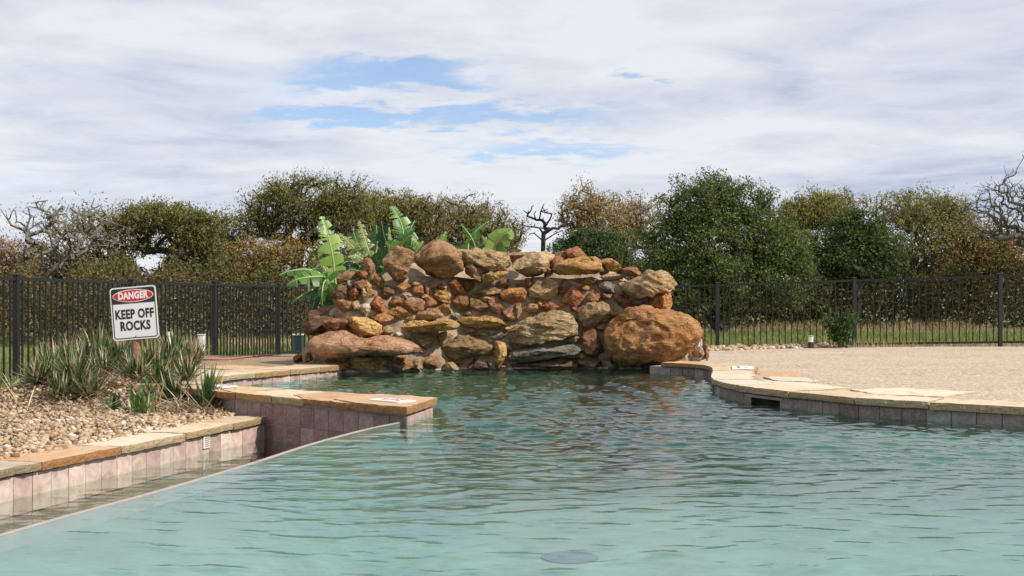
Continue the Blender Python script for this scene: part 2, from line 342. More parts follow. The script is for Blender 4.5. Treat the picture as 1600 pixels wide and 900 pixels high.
MAT = dict(rock=make_rock(), mortar=make_mortar(), tile=make_tile(), flag=make_flag(), flag_edge=make_flag_edge(), deck=make_deck(), gravel=make_gravel(), soil=make_soil(), ground=make_ground(),
    leaf=make_leaf('tree_leaves'), bark=make_bark('bark'), water=make_water('pool_water', (.66, .89, .845)), basinwater=make_water('basin_water', (.74, .84, .78)),
    fence=simple('black_powder_coat', (.008, .008, .009), .6, 0, None),
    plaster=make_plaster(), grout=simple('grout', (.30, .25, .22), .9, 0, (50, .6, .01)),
    darkhole=simple('skimmer_throat', (.03, .03, .03), .7), white=simple('white_plastic', (.72, .72, .70), .45), signwhite=simple('sign_white', (.80, .80, .79), .45, 0, None, .03),
    signblack=simple('sign_black', (.02, .02, .022), .45), signred=simple('sign_red', (.62, .025, .02), .4), wood=simple('weathered_post', (.26, .15, .09), .9, 0, (25, .7, .02), .3, 12),
    greenbox=simple('green_paint', (.03, .06, .045), .5), blackplastic=simple('black_plastic', (.02, .02, .02), .5), hose=simple('red_hose', (.42, .11, .07), .5),
    blue=simple('drain_blue', (.10, .13, .18), .7), metal=simple('bolt_steel', (.45, .45, .45), .35, .9), ink=simple('marker_ink', (.03, .03, .06), .6),
    yucca=make_blades('yucca_leaf', [(0, (.022, .055, .022)), (.5, (.060, .13, .042)), (.8, (.125, .205, .07)), (1, (.34, .34, .19))], .18, .45),
    lily=make_blades('lily_leaf', [(0, (.05, .12, .02)), (1, (.13, .26, .05))], .3, .45),
    straw=make_blades('dry_leaf', [(0, (.22, .13, .07)), (.5, (.42, .31, .19)), (1, (.60, .50, .36))], .15, .8),
    grass=make_blades('grass', [(0, (.10, .15, .03)), (.6, (.19, .25, .06)), (.85, (.28, .29, .10)), (1, (.42, .36, .18))], .3, .7),
    tallgrass=make_blades('tall_grass', [(0, (.20, .17, .06)), (.6, (.40, .31, .16)), (1, (.55, .45, .27))], .3, .8),
    brush=make_brush(), brush_plain=make_blades('undergrowth_plain', [(0, (.02, .028, .011)), (.45, (.055, .062, .022)), (.75, (.10, .085, .032)), (.92, (.16, .105, .038)), (1, (.12, .15, .04))], .2, .8))

# ------------------------------------------------------------------ ground levels
def sstep(a, b, x):
    t = np.clip((x-a)/(b-a), 0, 1); return t*t*(3-2*t)
def ground_z(x, y): return -0.17 + 0.13*sstep(2.0, 8.0, x)*(1-sstep(24, 36, y)) + 0.02*np.sin(x*.31+1)*np.sin(y*.23)*sstep(24, 30, y) - .05*sstep(24, 60, y)
def bed_z(x, y):
    z = lerp(-0.105, -0.165, sstep(-2.6, -6.0, x)*1.0 if False else np.clip((-2.6-x)/3.2, 0, 1))
    z = z + 0.11*np.exp(-(((x+3.3)/1.0)**2+((y-11.0)/1.5)**2)) + 0.215*sstep(9.3, 10.4, y)*sstep(-4.7, -3.75, x)*(1-sstep(15, 17.5, y))
    return np.minimum(z, .085-.01*np.clip(-3.2-x, 0, 2))
def deck_z(x, y): return 0.112 - 0.0125*np.clip(y-8, -3, 14) + .006*np.clip(x-3, 0, 6)*sstep(12, 20, y)

# distant ground: a sheet to the horizon with an opening where pool, bed and deck lie
xs = np.unique(np.r_[-900, -400, -200, -100, -60, np.arange(-40, -6, 2), np.arange(-6, 12.1, 1.0), np.arange(14, 42, 2), 60, 100, 200, 400, 900])
ys = np.unique(np.r_[-600, -200, -60, -20, -10, -4, np.arange(-2, 24.1, 1.0), np.arange(26, 64, 2), 100, 200, 400, 900, 1800])
gx, gy = np.meshgrid(xs, ys, indexing='ij'); gz = ground_z(gx, gy)
V = np.stack([gx, gy, gz], -1).reshape(-1, 3); ny_ = len(ys); F = []
for i in range(len(xs)-1):
    for j in range(ny_-1):
        a, b = (xs[i]+xs[i+1])/2, (ys[j]+ys[j+1])/2
        if -4.0 < a < 11 and -2 < b < 13 or 2 < a < 11 and b < 20 and b > 0 or (-4 < a < 4 and 0 < b < 16): continue
        F.append((i*ny_+j, (i+1)*ny_+j, (i+1)*ny_+j+1, i*ny_+j+1))
g = obj('ground', mesh_np('ground', V, F, MAT['ground'], True)); g['kind'] = 'structure'

def strip_sheet(name, Ys, xl, xr, nx, zf, mat, smooth=True):
    V = np.array([[lerp(xl(y), xr(y), i/nx), y, zf(lerp(xl(y), xr(y), i/nx), y)] for y in Ys for i in range(nx+1)])
    n = nx+1; F = [(r*n+i, r*n+i+1, (r+1)*n+i+1, (r+1)*n+i) for r in range(len(Ys)-1) for i in range(nx)]
    return obj(name, mesh_np(name, V, F, mat, smooth))

# ------------------------------------------------------------------ pool plan
WEIR = [(-2.45,.9),(-2.06,2.4),(-1.674,3.976),(-1.556,4.433),(-1.40,4.99),(-1.217,5.78),(-1.06,6.56),(-.87,7.25),(-.70,7.70)]
LEFT = [(-3.22,3.5),(-2.53,6.0),(-1.775,8.74)]
CROSS = [(-2.36,9.47),(-2.05,8.985),(-.67,7.69)]
PIER_END = [(-.67,7.69),(-.555,8.36)]
BACKL = [(-2.50,9.80),(-2.62,10.3),(-2.57,10.85),(-2.25,11.6),(-1.92,12.36),(-1.80,12.9)]
RIGHT = [(1.45,12.85),(1.69,12.66),(1.93,12.35),(1.96,11.9),(1.86,11.1),(1.70,10.2),(1.69,9.73),(1.77,9.21),(1.94,8.78),(2.18,8.30),(2.46,7.95),(2.82,7.68),(3.15,7.42),(3.65,7.02),(4.4,6.3),(5.1,5.2),(5.6,3.6),(5.8,1.5)]
XL = sorted([(p[1], p[0]) for p in WEIR])+[(8.0,-.62),(8.35,-.57),(8.5,-.75),(9.72,-2.3),(9.85,-2.52),(10.3,-2.64),(10.85,-2.59),(11.6,-2.27),(12.36,-1.94),(12.9,-1.82),(14.0,-1.8)]
XR = sorted([(p[1], p[0]) for p in RIGHT if p[1] < 12.0])+[(12.35,1.95),(12.66,1.75),(14.0,1.75)]
xl = lambda y: interp(y, XL); xr = lambda y: interp(y, XR)

# water with real ripples
def waves(X, Y, amp, seed, lmin=.05, lmax=.36, n=80, spread=.50, ang0=1.45):
    r = np.random.default_rng(seed); H = np.zeros_like(X)
    wx = X+.10*np.sin(1.7*Y+.6*X)+.06*np.sin(3.1*X-1.1*Y); wy = Y+.12*np.sin(1.3*X+.5*Y)+.05*np.sin(2.9*X+2.2*Y)
    for i in range(n):
        lam = lmin*(lmax/lmin)**r.random(); k = 2*math.pi/lam; th = ang0+r.normal(0, spread); ph = r.random()*6.28
        w = (1+.6*np.sin(.9*X*r.normal()+.8*Y*r.normal()+r.random()*6))
        H += lam**1.15*w*np.sin(k*(math.cos(th)*wx+math.sin(th)*wy)+ph)
    H /= H.std(); H = H+.42*(H*H-1)
    return amp*H
Ys = np.r_[np.arange(1.2, 3, .06), np.arange(3, 7, .011), np.arange(7, 10, .018), np.arange(10, 14.01, .026)]
NX = 380
XLs = np.array([xl(y) for y in Ys]); XRs = np.array([xr(y) for y in Ys])
t_ = np.linspace(0, 1, NX+1); GX = XLs[:, None]+(XRs-XLs)[:, None]*t_[None]; GY = np.repeat(Ys[:, None], NX+1, 1)
amp = 0.0016*(0.46+1.6*sstep(4.2, 7.5, GY))*(1-.45*sstep(-.5, -1.6, GX)*sstep(8, 6, GY))
GZ = waves(GX, GY, 1.0, 5)*amp
GZ *= np.clip((GX-XLs[:, None])/.25, .12, 1)
n = NX+1; idx = np.arange(len(Ys)*n).reshape(len(Ys), n)
F = np.stack([idx[:-1, :-1], idx[:-1, 1:], idx[1:, 1:], idx[1:, :-1]], -1).reshape(-1, 4)
o = obj('pool_water', mesh_np('pool_water', np.stack([GX, GY, GZ], -1), F, MAT['water'], True)); o['kind'] = 'structure'
# basin below the overflow edge
ZB = -0.228
def lft(y): return interp(y, [(p[1], p[0]) for p in LEFT]+[(9.2, -1.65)])
def weirx(y): return interp(y, sorted([(p[1], p[0]) for p in WEIR]))-.03
Yb = np.arange(3.0, 8.75, .02); n = 91
def brx(y): return weirx(y) if y < 7.6 else -.9
GX = np.array([[lerp(lft(y)-.01, brx(y), i/90) for i in range(91)] for y in Yb]); GY = np.repeat(Yb[:, None], 91, 1)
GZ = ZB+waves(GX, GY, .0014, 9, .08, .5, 40, .7)
idx = np.arange(len(Yb)*n).reshape(len(Yb), n); F = np.stack([idx[:-1, :-1], idx[:-1, 1:], idx[1:, 1:], idx[1:, :-1]], -1).reshape(-1, 4)
o = obj('basin_water', mesh_np('basin_water', np.stack([GX, GY, GZ], -1), F, MAT['basinwater'], True)); o['kind'] = 'structure'
# floors and plastered sides below the water
def pool_z(y): return -.40-.50*float(sstep(6.0, 11.5, y))
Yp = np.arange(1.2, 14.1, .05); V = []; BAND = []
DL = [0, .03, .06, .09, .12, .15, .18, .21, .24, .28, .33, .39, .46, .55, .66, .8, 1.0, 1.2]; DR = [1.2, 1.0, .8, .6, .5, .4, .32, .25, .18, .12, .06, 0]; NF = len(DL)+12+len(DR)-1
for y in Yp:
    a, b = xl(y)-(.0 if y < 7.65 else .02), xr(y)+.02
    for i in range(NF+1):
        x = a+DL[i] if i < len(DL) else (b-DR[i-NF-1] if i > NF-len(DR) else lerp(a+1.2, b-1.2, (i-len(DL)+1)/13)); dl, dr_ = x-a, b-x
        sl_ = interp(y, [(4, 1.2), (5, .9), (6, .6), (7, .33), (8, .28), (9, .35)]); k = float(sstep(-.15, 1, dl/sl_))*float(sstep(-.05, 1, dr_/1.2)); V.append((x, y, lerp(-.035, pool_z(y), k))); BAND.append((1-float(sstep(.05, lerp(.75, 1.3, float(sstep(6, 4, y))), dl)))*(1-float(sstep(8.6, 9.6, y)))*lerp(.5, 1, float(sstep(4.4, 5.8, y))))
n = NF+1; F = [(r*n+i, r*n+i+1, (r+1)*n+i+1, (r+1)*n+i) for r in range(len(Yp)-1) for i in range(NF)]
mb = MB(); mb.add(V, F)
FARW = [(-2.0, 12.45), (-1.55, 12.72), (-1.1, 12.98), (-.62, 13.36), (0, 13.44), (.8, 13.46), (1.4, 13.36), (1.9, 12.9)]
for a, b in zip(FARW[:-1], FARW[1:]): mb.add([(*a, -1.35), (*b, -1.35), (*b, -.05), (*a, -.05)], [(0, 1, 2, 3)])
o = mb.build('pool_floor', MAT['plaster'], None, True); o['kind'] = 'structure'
at_ = o.data.attributes.new('bank_dimming', 'FLOAT', 'POINT'); at_.data.foreach_set('value', BAND+[0.0]*(len(o.data.vertices)-len(BAND)))  # painted darkening along the weir bank, tones its sunlit slope into the dark water
mb = MB()
for a, b in zip(np.arange(2.6, 9.1, .4)[:-1], np.arange(2.6, 9.1, .4)[1:]):
    mb.add([(lft(a)-.03, a, -.42), (weirx(a)+.06, a, -.42), (weirx(b)+.06, b, -.42), (lft(b)-.03, b, -.42)], [(0, 1, 2, 3)])
o = mb.build('basin_floor', simple('dark_plaster', (.22, .24, .18), .9, 0, (6, .8, .05), .4, 7)); o['kind'] = 'structure'

# ------------------------------------------------------------------ pool walls: core, tiles, coping stones
STONE = [(.58, .47, .33), (.52, .40, .26), (.48, .26, .12), (.60, .52, .40), (.50, .36, .20), (.42, .37, .29), (.55, .32, .14), (.62, .50, .34)]
TILE = [(.33, .235, .215), (.30, .20, .185), (.36, .27, .25), (.27, .17, .16), (.34, .25, .22), (.31, .22, .215)]
def tile_mesh(w, h):
    mb = MB(); mb.box((0, 0, 0), (w, .012, h)); me = mesh_pd('tile', mb.V, mb.F, MAT['tile']); bevel_mesh(me, .0022); return me
def frame_at(path, s_arr, s):
    x = np.interp(s, s_arr, path[:, 0]); y = np.interp(s, s_arr, path[:, 1]); e = .03
    t = Vector((np.interp(s+e, s_arr, path[:, 0])-np.interp(s-e, s_arr, path[:, 0]), np.interp(s+e, s_arr, path[:, 1])-np.interp(s-e, s_arr, path[:, 1]))).normalized()
    return Vector((x, y)), t
def core(name, pts, z0, z1, thick, parent, side, gap=None):
    path, s = smooth_path(pts, .06) if len(pts) > 3 else (np.array(pts, float), np.r_[0, np.cumsum(np.linalg.norm(np.diff(np.array(pts, float), axis=0), axis=1))])
    runs = [(0, s[-1])] if not gap else [(0, gap[0]), (gap[1], s[-1])]
    for a, b in runs:
        m_ = max(2, int((b-a)/.06)); mb = MB(); rows = []
        for q in np.linspace(a, b, m_):
            p, t = frame_at(path, s, q); nrm = Vector((-t.y, t.x))*side     # points into the solid
            rows.append([(p.x+nrm.x*.013, p.y+nrm.y*.013), (p.x+nrm.x*thick, p.y+nrm.y*thick)])
        V = []; F = []
        for r in rows: V += [(*r[0], z0), (*r[0], z1), (*r[1], z1), (*r[1], z0)]
        for i in range(len(rows)-1):
            for k in range(4): F.append((i*4+k, i*4+(k+1) % 4, (i+1)*4+(k+1) % 4, (i+1)*4+k))
        F += [(0, 1, 2, 3), tuple(range((len(rows)-1)*4, len(rows)*4))[::-1]]; mb.add(V, F); mb.build(name, MAT['grout'], parent)
    return path, s
def tiles(path, s, side, z_top, rows, parent, w=.155, hh=.152, cols=TILE, lo=0, hi=None, gap=None, jit=.0012):
    hi = s[-1] if hi is None else hi; me = tile_mesh(w-.004, hh-.004); cnt = int((hi-lo)/w+.02)
    for i in range(cnt+1):
        q = lo+(i+.5)*w; mm = me
        if q+w/2 > hi+.001:
            rest = hi-lo-i*w
            if rest < .03: continue
            q = lo+i*w+rest/2; mm = tile_mesh(rest-.004, hh-.004)
        if gap and gap[0]-.02 < q < gap[1]+.02: continue
        p, t = frame_at(path, s, q); nrm = Vector((-t.y, t.x))*side
        for r in range(rows):
            c = random.choice(cols); f = random.uniform(.86, 1.16)
            off = .0055+random.uniform(-jit, jit)
            obj('tile', mm, parent, (p.x+nrm.x*off, p.y+nrm.y*off, z_top-hh*(r+.5)), (0, 0, math.atan2(t.y, t.x)), tuple(x*f for x in c))
def slab_mesh(poly, th, rag=.006, seed=0):
    """flagstone: an irregular outline, chipped edges and a slightly uneven top"""
    r = random.Random(seed); pts = []
    n0 = len(poly)
    for i in range(n0):
        a = Vector(poly[i]); b = Vector(poly[(i+1) % n0]); L = (b-a).length; k = max(2, int(L/.028))
        nn = Vector((-(b-a).y, (b-a).x)).normalized()
        for j in range(k):
            q = a.lerp(b, j/k); w = rag*(mnoise.noise(Vector((q.x*14+seed*3.1, q.y*14, seed)))*1.7+r.uniform(-.45, .45))
            pts.append(q+nn*w if 0 < j else q)
    c = sum(pts, Vector((0, 0)))/len(pts); n = len(pts); V = []
    prof = [(1-.006, -th), (1.0, -th*.62), (1.0-.002, -th*.22), (1-.012, 0.0), (.72, .0), (.35, .0)]
    for f, z in prof:
        for q in pts:
            jz = .004*mnoise.noise(Vector((q.x*f*9, q.y*f*9, seed*1.7))); e = r.uniform(-.0035, .0035) if z < -.001 and z > -th*.9 else 0
            d = (q-c); d = d*f+d.normalized()*e
            V.append((c.x+d.x, c.y+d.y, z+jz))
    V.append((c.x, c.y, .002)); top = len(V)-1
    F = [(i*n+k, i*n+(k+1) % n, (i+1)*n+(k+1) % n, (i+1)*n+k) for i in range(len(prof)-1) for k in range(n)]
    L_ = (len(prof)-1)*n; F += [(L_+k, L_+(k+1) % n, top) for k in range(n)]; F.append(tuple(range(n))[::-1])
    return V, F
SEED = [100]
def stone(poly, z, th, parent, color, name='coping_stone', rag=.010):
    SEED[0] += 1; c = sum((Vector(p) for p in poly), Vector((0, 0)))/len(poly)
    ar = sum(poly[i][0]*poly[(i+1) % len(poly)][1]-poly[(i+1) % len(poly)][0]*poly[i][1] for i in range(len(poly)))
    if ar < 0: poly = poly[::-1]
    V, F = slab_mesh([Vector(p)-c for p in poly], th, rag, SEED[0])
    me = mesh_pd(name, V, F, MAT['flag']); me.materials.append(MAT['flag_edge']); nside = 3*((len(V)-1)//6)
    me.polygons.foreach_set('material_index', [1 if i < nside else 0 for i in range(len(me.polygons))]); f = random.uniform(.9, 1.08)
    return obj(name, me, parent, (c.x, c.y, z+random.uniform(-.003, .003)), None, tuple(x*f for x in color))
def coping(path, s, side, z, th, width, parent, over=.025, lens=(.32, .62), cols=STONE, order=None, lo=0, hi=None, skip=None):
    q = lo; i = 0; hi = s[-1] if hi is None else hi; wprev = width*random.uniform(.9, 1.12); oprev = over+random.uniform(-.006, .008)
    while q < hi-.08:
        L = random.uniform(*lens); e = min(q+L, hi)
        if hi-e < .15: e = hi
        w2 = width*random.uniform(.85, 1.2); o2 = over+random.uniform(-.006, .010)
        m_ = max(3, int((e-q)/.07)); fr = []; bk = []
        for k in range(m_+1):
            ss = lerp(q+.004, e-.004, k/m_); p, t = frame_at(path, s, ss); nr = Vector((-t.y, t.x))*side
            ov = lerp(oprev, o2, k/m_); ww = lerp(wprev, w2, k/m_)
            fr.append((p.x-nr.x*ov, p.y-nr.y*ov)); sh = (random.uniform(-.03, .03) if 0 < k < m_ else 0)
            bk.append((p.x+nr.x*(ww+sh), p.y+nr.y*(ww+sh)))
        colr = cols[order[i % len(order)]] if order else random.choice(cols)
        stone(fr+bk[::-1], z, th*random.uniform(.85, 1.12), parent, colr)
        q = e; i += 1; wprev, oprev = w2, o2

# wall along the gravel bed
wl_ = empty('pool_wall', (0, 0, 0), 'sunlit pink tiled basin wall with flagstone coping along the gravel bed', 'pool wall')
ZL = -.062
path, s = core('wall_core', LEFT, -.6, ZL-.042, .30, wl_, 1)
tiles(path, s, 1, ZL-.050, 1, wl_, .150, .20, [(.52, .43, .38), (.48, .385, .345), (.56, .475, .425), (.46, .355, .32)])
coping(path, s, 1, ZL, .042, .33, wl_, .025, (.42, .72), order=[0, 4, 3, 6, 5, 2, 3, 7, 1, 0, 3])
# cross wall with the pier
wc = empty('pool_wall', (0, 0, 0), 'shaded two row tiled cross wall ending in a square pier, flagstone on top', 'pool wall')
ZC = .094
mb = MB(); mb.prism([(-.682, 7.70+.012), (-.567, 8.36), (-2.30, 9.75), (-2.60, 9.95), (-2.75, 9.7), (-2.37, 9.482), (-2.06, 8.997)][::1], -1.2, ZC-.045); mb.build('wall_core', MAT['grout'], wc)
cp = np.array(CROSS, float)[::-1]; cs = np.r_[0, np.cumsum(np.linalg.norm(np.diff(cp, axis=0), axis=1))]
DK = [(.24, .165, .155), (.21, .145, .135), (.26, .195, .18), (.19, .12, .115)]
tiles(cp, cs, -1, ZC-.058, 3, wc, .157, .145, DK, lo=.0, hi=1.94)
pe = np.array(PIER_END, float); ps = np.r_[0, np.linalg.norm(pe[1]-pe[0])]
tiles(pe, ps, -1, ZC-.056, 1, wc, .17, .2, [(.42, .33, .29), (.45, .36, .32), (.40, .30, .265)])
stone([(-.66, 7.64), (-.515, 8.40), (-.95, 8.74), (-1.22, 8.30), (-1.02, 7.965), (-.985, 7.93)], ZC+.006, .048, wc, (.54, .32, .16), rag=.007)
stone([(-1.03, 7.99), (-1.23, 8.31), (-.965, 8.75), (-1.36, 9.06), (-1.58, 8.77), (-1.43, 8.385)], ZC-.002, .04, wc, (.50, .27, .13))
stone([(-1.44, 8.395), (-1.59, 8.77), (-1.37, 9.07), (-1.72, 9.33), (-1.95, 9.1), (-1.70, 8.63)], ZC-.002, .045, wc, (.60, .50, .36))
stone([(-1.71, 8.64), (-1.96, 9.1), (-1.73, 9.34), (-2.08, 9.62), (-2.28, 9.4), (-2.03, 8.945)], ZC-.003, .045, wc, (.56, .38, .19))
stone([(-2.04, 8.955), (-2.29, 9.41), (-2.09, 9.63), (-2.42, 9.88), (-2.75, 9.66), (-2.42, 9.35)], ZC-.001, .048, wc, (.50, .30, .14))
# far wall, from the cross wall round to the rocks
wb = empty('pool_wall', (0, 0, 0), 'curved tiled wall with ochre flagstones running from the rock pile to the yuccas', 'pool wall')
path, s = core('wall_core', BACKL, -1.2, ZC-.035, .5, wb, 1)
tiles(path, s, 1, ZC-.045, 1, wb, .152, .17, [(.42, .34, .30), (.46, .37, .33), (.38, .29, .26)])
coping(path, s, 1, ZC+.008, .045, .48, wb, .03, (.4, .7), order=[1, 6, 3, 4, 0, 4, 1])
for poly, c in [([(-3.12, 10.5), (-3.08, 11.15), (-3.75, 11.5), (-3.8, 10.75)], 1), ([(-3.02, 11.22), (-2.75, 11.85), (-3.4, 12.3), (-3.7, 11.6)], 0), ([(-2.72, 11.95), (-2.5, 12.5), (-3.0, 12.9), (-3.3, 12.4)], 6), ([(-3.1, 9.95), (-3.1, 10.4), (-3.7, 10.65), (-3.6, 10.1)], 4)]:
    stone(poly, ZC-.002, .05, wb, STONE[c])
# right-hand wall round the deck
wr = empty('pool_wall', (0, 0, 0), 'shaded curved tiled wall with pale flagstone coping edging the pebble deck', 'pool wall')
ZR = .125
rp, rs = smooth_path(RIGHT, .06)
def s_of(path, s, pt): return float(s[np.argmin(np.linalg.norm(path-np.array(pt), axis=1))])
GAP = (s_of(rp, rs, (1.80, 9.13)), s_of(rp, rs, (1.945, 8.77)))
path, s = core('wall_core', RIGHT, -1.2, ZR-.045, .34, wr, 1, GAP)
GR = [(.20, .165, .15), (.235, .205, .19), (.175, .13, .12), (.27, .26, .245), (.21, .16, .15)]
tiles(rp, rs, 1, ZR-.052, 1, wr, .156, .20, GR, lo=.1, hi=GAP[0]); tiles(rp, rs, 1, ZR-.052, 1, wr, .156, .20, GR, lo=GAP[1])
coping(rp, rs, 1, ZR, .045, .36, wr, .025, (.38, .75), order=[6, 4, 1, 0, 3, 3, 0, 1, 3, 0, 3, 5, 0, 3], lo=.15)
for poly, c in [([(2.55, 8.55), (2.95, 8.30), (3.35, 8.75), (2.9, 9.15), (2.5, 9.0)], (.66, .56, .42)), ([(2.1, 9.55), (2.22, 9.1), (2.6, 9.35), (2.4, 9.95), (2.08, 10.2)], (.66, .57, .44)), ([(2.25, 10.9), (2.26, 10.35), (2.55, 10.2), (2.62, 10.8)], (.63, .55, .42)), ([(2.36, 12.3), (2.36, 11.5), (2.8, 11.2), (2.85, 12.2)], (.52, .30, .14))]:
    stone(poly, deck_z(poly[0][0], poly[0][1])+.012, .03, wr, c, 'flagstone')
# skimmer mouth under the coping
a, ta = frame_at(rp, rs, GAP[0]); b, tb = frame_at(rp, rs, GAP[1])
sk = empty('skimmer_mouth', (a.x, a.y, 0), 'dark skimmer opening below the pale coping of the curved wall', 'pool skimmer')
mb = MB(); nr = Vector((-ta.y, ta.x)); nb_ = Vector((-tb.y, tb.x))
q = [a, b, b+nb_*.33, a+nr*.33]; q = [(p.x-a.x, p.y-a.y) for p in q]
mb.add([(*q[0], -.3), (*q[1], -.3), (*q[2], -.3), (*q[3], -.3), (*q[0], ZR-.05), (*q[1], ZR-.05), (*q[2], ZR-.05), (*q[3], ZR-.05)], [(0, 1, 2, 3), (1, 5, 6, 2), (2, 6, 7, 3), (3, 7, 4, 0)])
mb.build('throat', MAT['darkhole'], sk)
mb = MB(); mb.box((q[0][0]*.5+q[1][0]*.5-.0, q[0][1]*.5+q[1][1]*.5, ZR-.066), (.44, .02, .02), Matrix.Rotation(math.atan2(tb.y, tb.x), 3, 'Z')); mb.build('lintel', MAT['grout'], sk)
# overflow edge
wv = empty('weir_edge', (0, 0, 0), 'thin pinkish tiled overflow edge between the pool and the lower basin', 'pool edge')
wpath, ws = smooth_path(WEIR, .05); V = []; F = []
for q in np.arange(0, ws[-1]+.001, .05):
    p, t = frame_at(wpath, ws, q); nr = Vector((-t.y, t.x))
    V += [(p.x-nr.x*.004, p.y-nr.y*.004, -1.05), (p.x-nr.x*.004, p.y-nr.y*.004, .002), (p.x+nr.x*.010, p.y+nr.y*.010, .0045), (p.x+nr.x*.026, p.y+nr.y*.026, .001), (p.x+nr.x*.032, p.y+nr.y*.032, -.6)]
nn = len(V)//5; F = [(i*5+k, i*5+k+1, (i+1)*5+k+1, (i+1)*5+k) for i in range(nn-1) for k in range(4)]
obj('edge_core', mesh_pd('edge_core', V, F, simple('weir_tile', (.38, .31, .285), .45, 0, (30, .4, .006), .25, 9)), wv)

# outlet plate on the sunlit wall
pp = on_z(321, 678, -.14); pl = empty('outlet_plate', (0, 0, 0), 'small white square louvred outlet plate on the pink tiled wall', 'outlet plate')
yy = 7.42; lt = Vector((LEFT[2][0]-LEFT[1][0], LEFT[2][1]-LEFT[1][1])).normalized(); RZ = Matrix.Rotation(math.atan2(lt.y, lt.x), 3, 'Z')
# find the wall spot in the sight line of (321,678)
best = min(np.arange(6, 8.7, .01), key=lambda y: abs((lft(y))/y-(321-UC)/FP)); pc = Vector((lft(best), best, -.150)); nrm = Vector((lt.y, -lt.x, 0))
mb = MB(); mb.box(pc+nrm*.006, (.082, .012, .085), RZ); o = mb.build('frame', MAT['white'], pl); bevel_mesh(o.data, .003)
for k in range(5):
    mb = MB(); mb.box(pc+nrm*.0135+Vector((0, 0, -.026+k*.013)), (.058, .004, .005), RZ); mb.build('louvre', MAT['grout'], pl)
# depth marker tiles set in the coping
def marker(name, c, z, ang, w, d, label, marks):
    e_ = empty(name, (c[0], c[1], z), label, 'marker tile'); e_.rotation_euler = (0, 0, ang)
    mb = MB(); mb.box((0, 0, .003), (w, d, .010)); o = mb.build('tile', MAT['signwhite'], e_); bevel_mesh(o.data, .002)
    for (x, y, a, b, r) in marks:
        mb = MB(); mb.box((x*w, y*d, .0088), (a*w, b*d, .0016), Matrix.Rotation(r, 3, 'Z')); mb.build('ink_mark', MAT['ink'], e_)
MK = [(-.28, .18, .16, .10, 0), (-.02, .2, .20, .10, .5), (.26, .2, .18, .11, 0), (-.2, -.14, .16, .10, -.3), (.1, -.14, .30, .10, .5), (.30, -.16, .1, .10, 0)]
marker('depth_marker', (-.80, 8.10), ZC+.010, R(-43), .30, .16, 'white depth marker tile with dark marks on the pier capstone', MK)
marker('depth_marker', (-2.28, 9.52), ZC+.006, R(-50), .30, .15, 'white depth marker tile on the coping beside the spiky yucca', MK[:3])
marker('depth_marker', (2.19, 11.55), ZR+.006, R(80), .42, .20, 'pale depth marker tile set in coping beside the big round boulder', MK[:4])
# main drain on the pool floor
dr = empty('floor_drain', (.265, 5.53, pool_z(5.53)+.002), 'dark blue drain cover lying on the pool floor', 'drain')
mb = MB(); mb.tube([(0, 0, 0), (0, 0, .004), (0, 0, .006)], [.13, .13, .11], 24); mb.build('cover', MAT['blue'], dr)
mb = MB(); mb.tube([(0, 0, .006), (0, 0, .012)], [.06, .05], 16); mb.build('knob', MAT['blue'], dr)

# ------------------------------------------------------------------ bed and deck
def bed_r(y): return interp(y, [(2, -3.85), (3.5, -3.46), (6, -2.77), (8.70, -2.03), (8.90, -2.05), (9.0, -2.08), (9.47, -2.38), (9.7, -2.62), (9.95, -2.8), (10.85, -2.87), (11.6, -2.55), (12.36, -2.22), (12.9, -2.1), (14, -1.6), (18, -1.6)])
o = strip_sheet('planting_bed', list(np.arange(2, 18.1, .12)), lambda y: -9.0, bed_r, 70, lambda x, y: float(bed_z(x, y))+.012*mnoise.noise(Vector((x*3, y*3, 0))), MAT['soil']); o['kind'] = 'structure'
def deck_l(y): return interp(y, sorted([(p[1], p[0]+.14) for p in RIGHT if p[1] < 12.3 and p[1] > 4.9])+[(12.4, 2.05), (12.9, 1.6), (16, 1.4), (19, 2.6), (20.5, 4.6), (21.2, 6.2)])
def deck_zz(x, y): return float(deck_z(x, y))
o = strip_sheet('pool_deck', list(np.arange(2, 21.3, .15)), deck_l, lambda y: 14.0, 60, deck_zz, MAT['deck']); o['kind'] = 'structure'

# ------------------------------------------------------------------ pebbles
ico = bmesh.new(); bmesh.ops.create_icosphere(ico, subdivisions=1, radius=1)
ico.verts.ensure_lookup_table(); IV = np.array([v.co[:] for v in ico.verts]); IF = np.array([[v.index for v in f.verts] for f in ico.faces]); ico.free()
def pebbles(name, P0, r0, r1, label, flat=.6):
    N = len(P0); rad = r0*(r1/r0)**(rng.random(N)**1.6); V = np.repeat(IV[None], N, 0)*(1+.16*rng.normal(size=(N, len(IV), 1)))
    sc_ = np.stack([rng.uniform(.8, 1.35, N), rng.uniform(.7, 1.1, N), rng.uniform(flat*.8, flat*1.3, N)], 1)*rad[:, None]
    V = V*sc_[:, None]; a = rng.random(N)*6.28; b = rng.normal(0, .45, N)
    c, s_ = np.cos(b), np.sin(b); y, z = V[..., 1].copy(), V[..., 2].copy(); V[..., 1] = c[:, None]*y-s_[:, None]*z; V[..., 2] = s_[:, None]*y+c[:, None]*z
    c, s_ = np.cos(a), np.sin(a); x, y = V[..., 0].copy(), V[..., 1].copy(); V[..., 0] = c[:, None]*x-s_[:, None]*y; V[..., 1] = s_[:, None]*x+c[:, None]*y
    V += P0[:, None]; V[..., 2] += (rad*flat*.55)[:, None]
    F = (IF[None]+(np.arange(N)*len(IV))[:, None, None]).reshape(-1, 3)
    o = obj(name, mesh_np(name, V, F, MAT['gravel'], True)); o['kind'] = 'stuff'; tag(o, label, 'gravel'); return o
pts = []
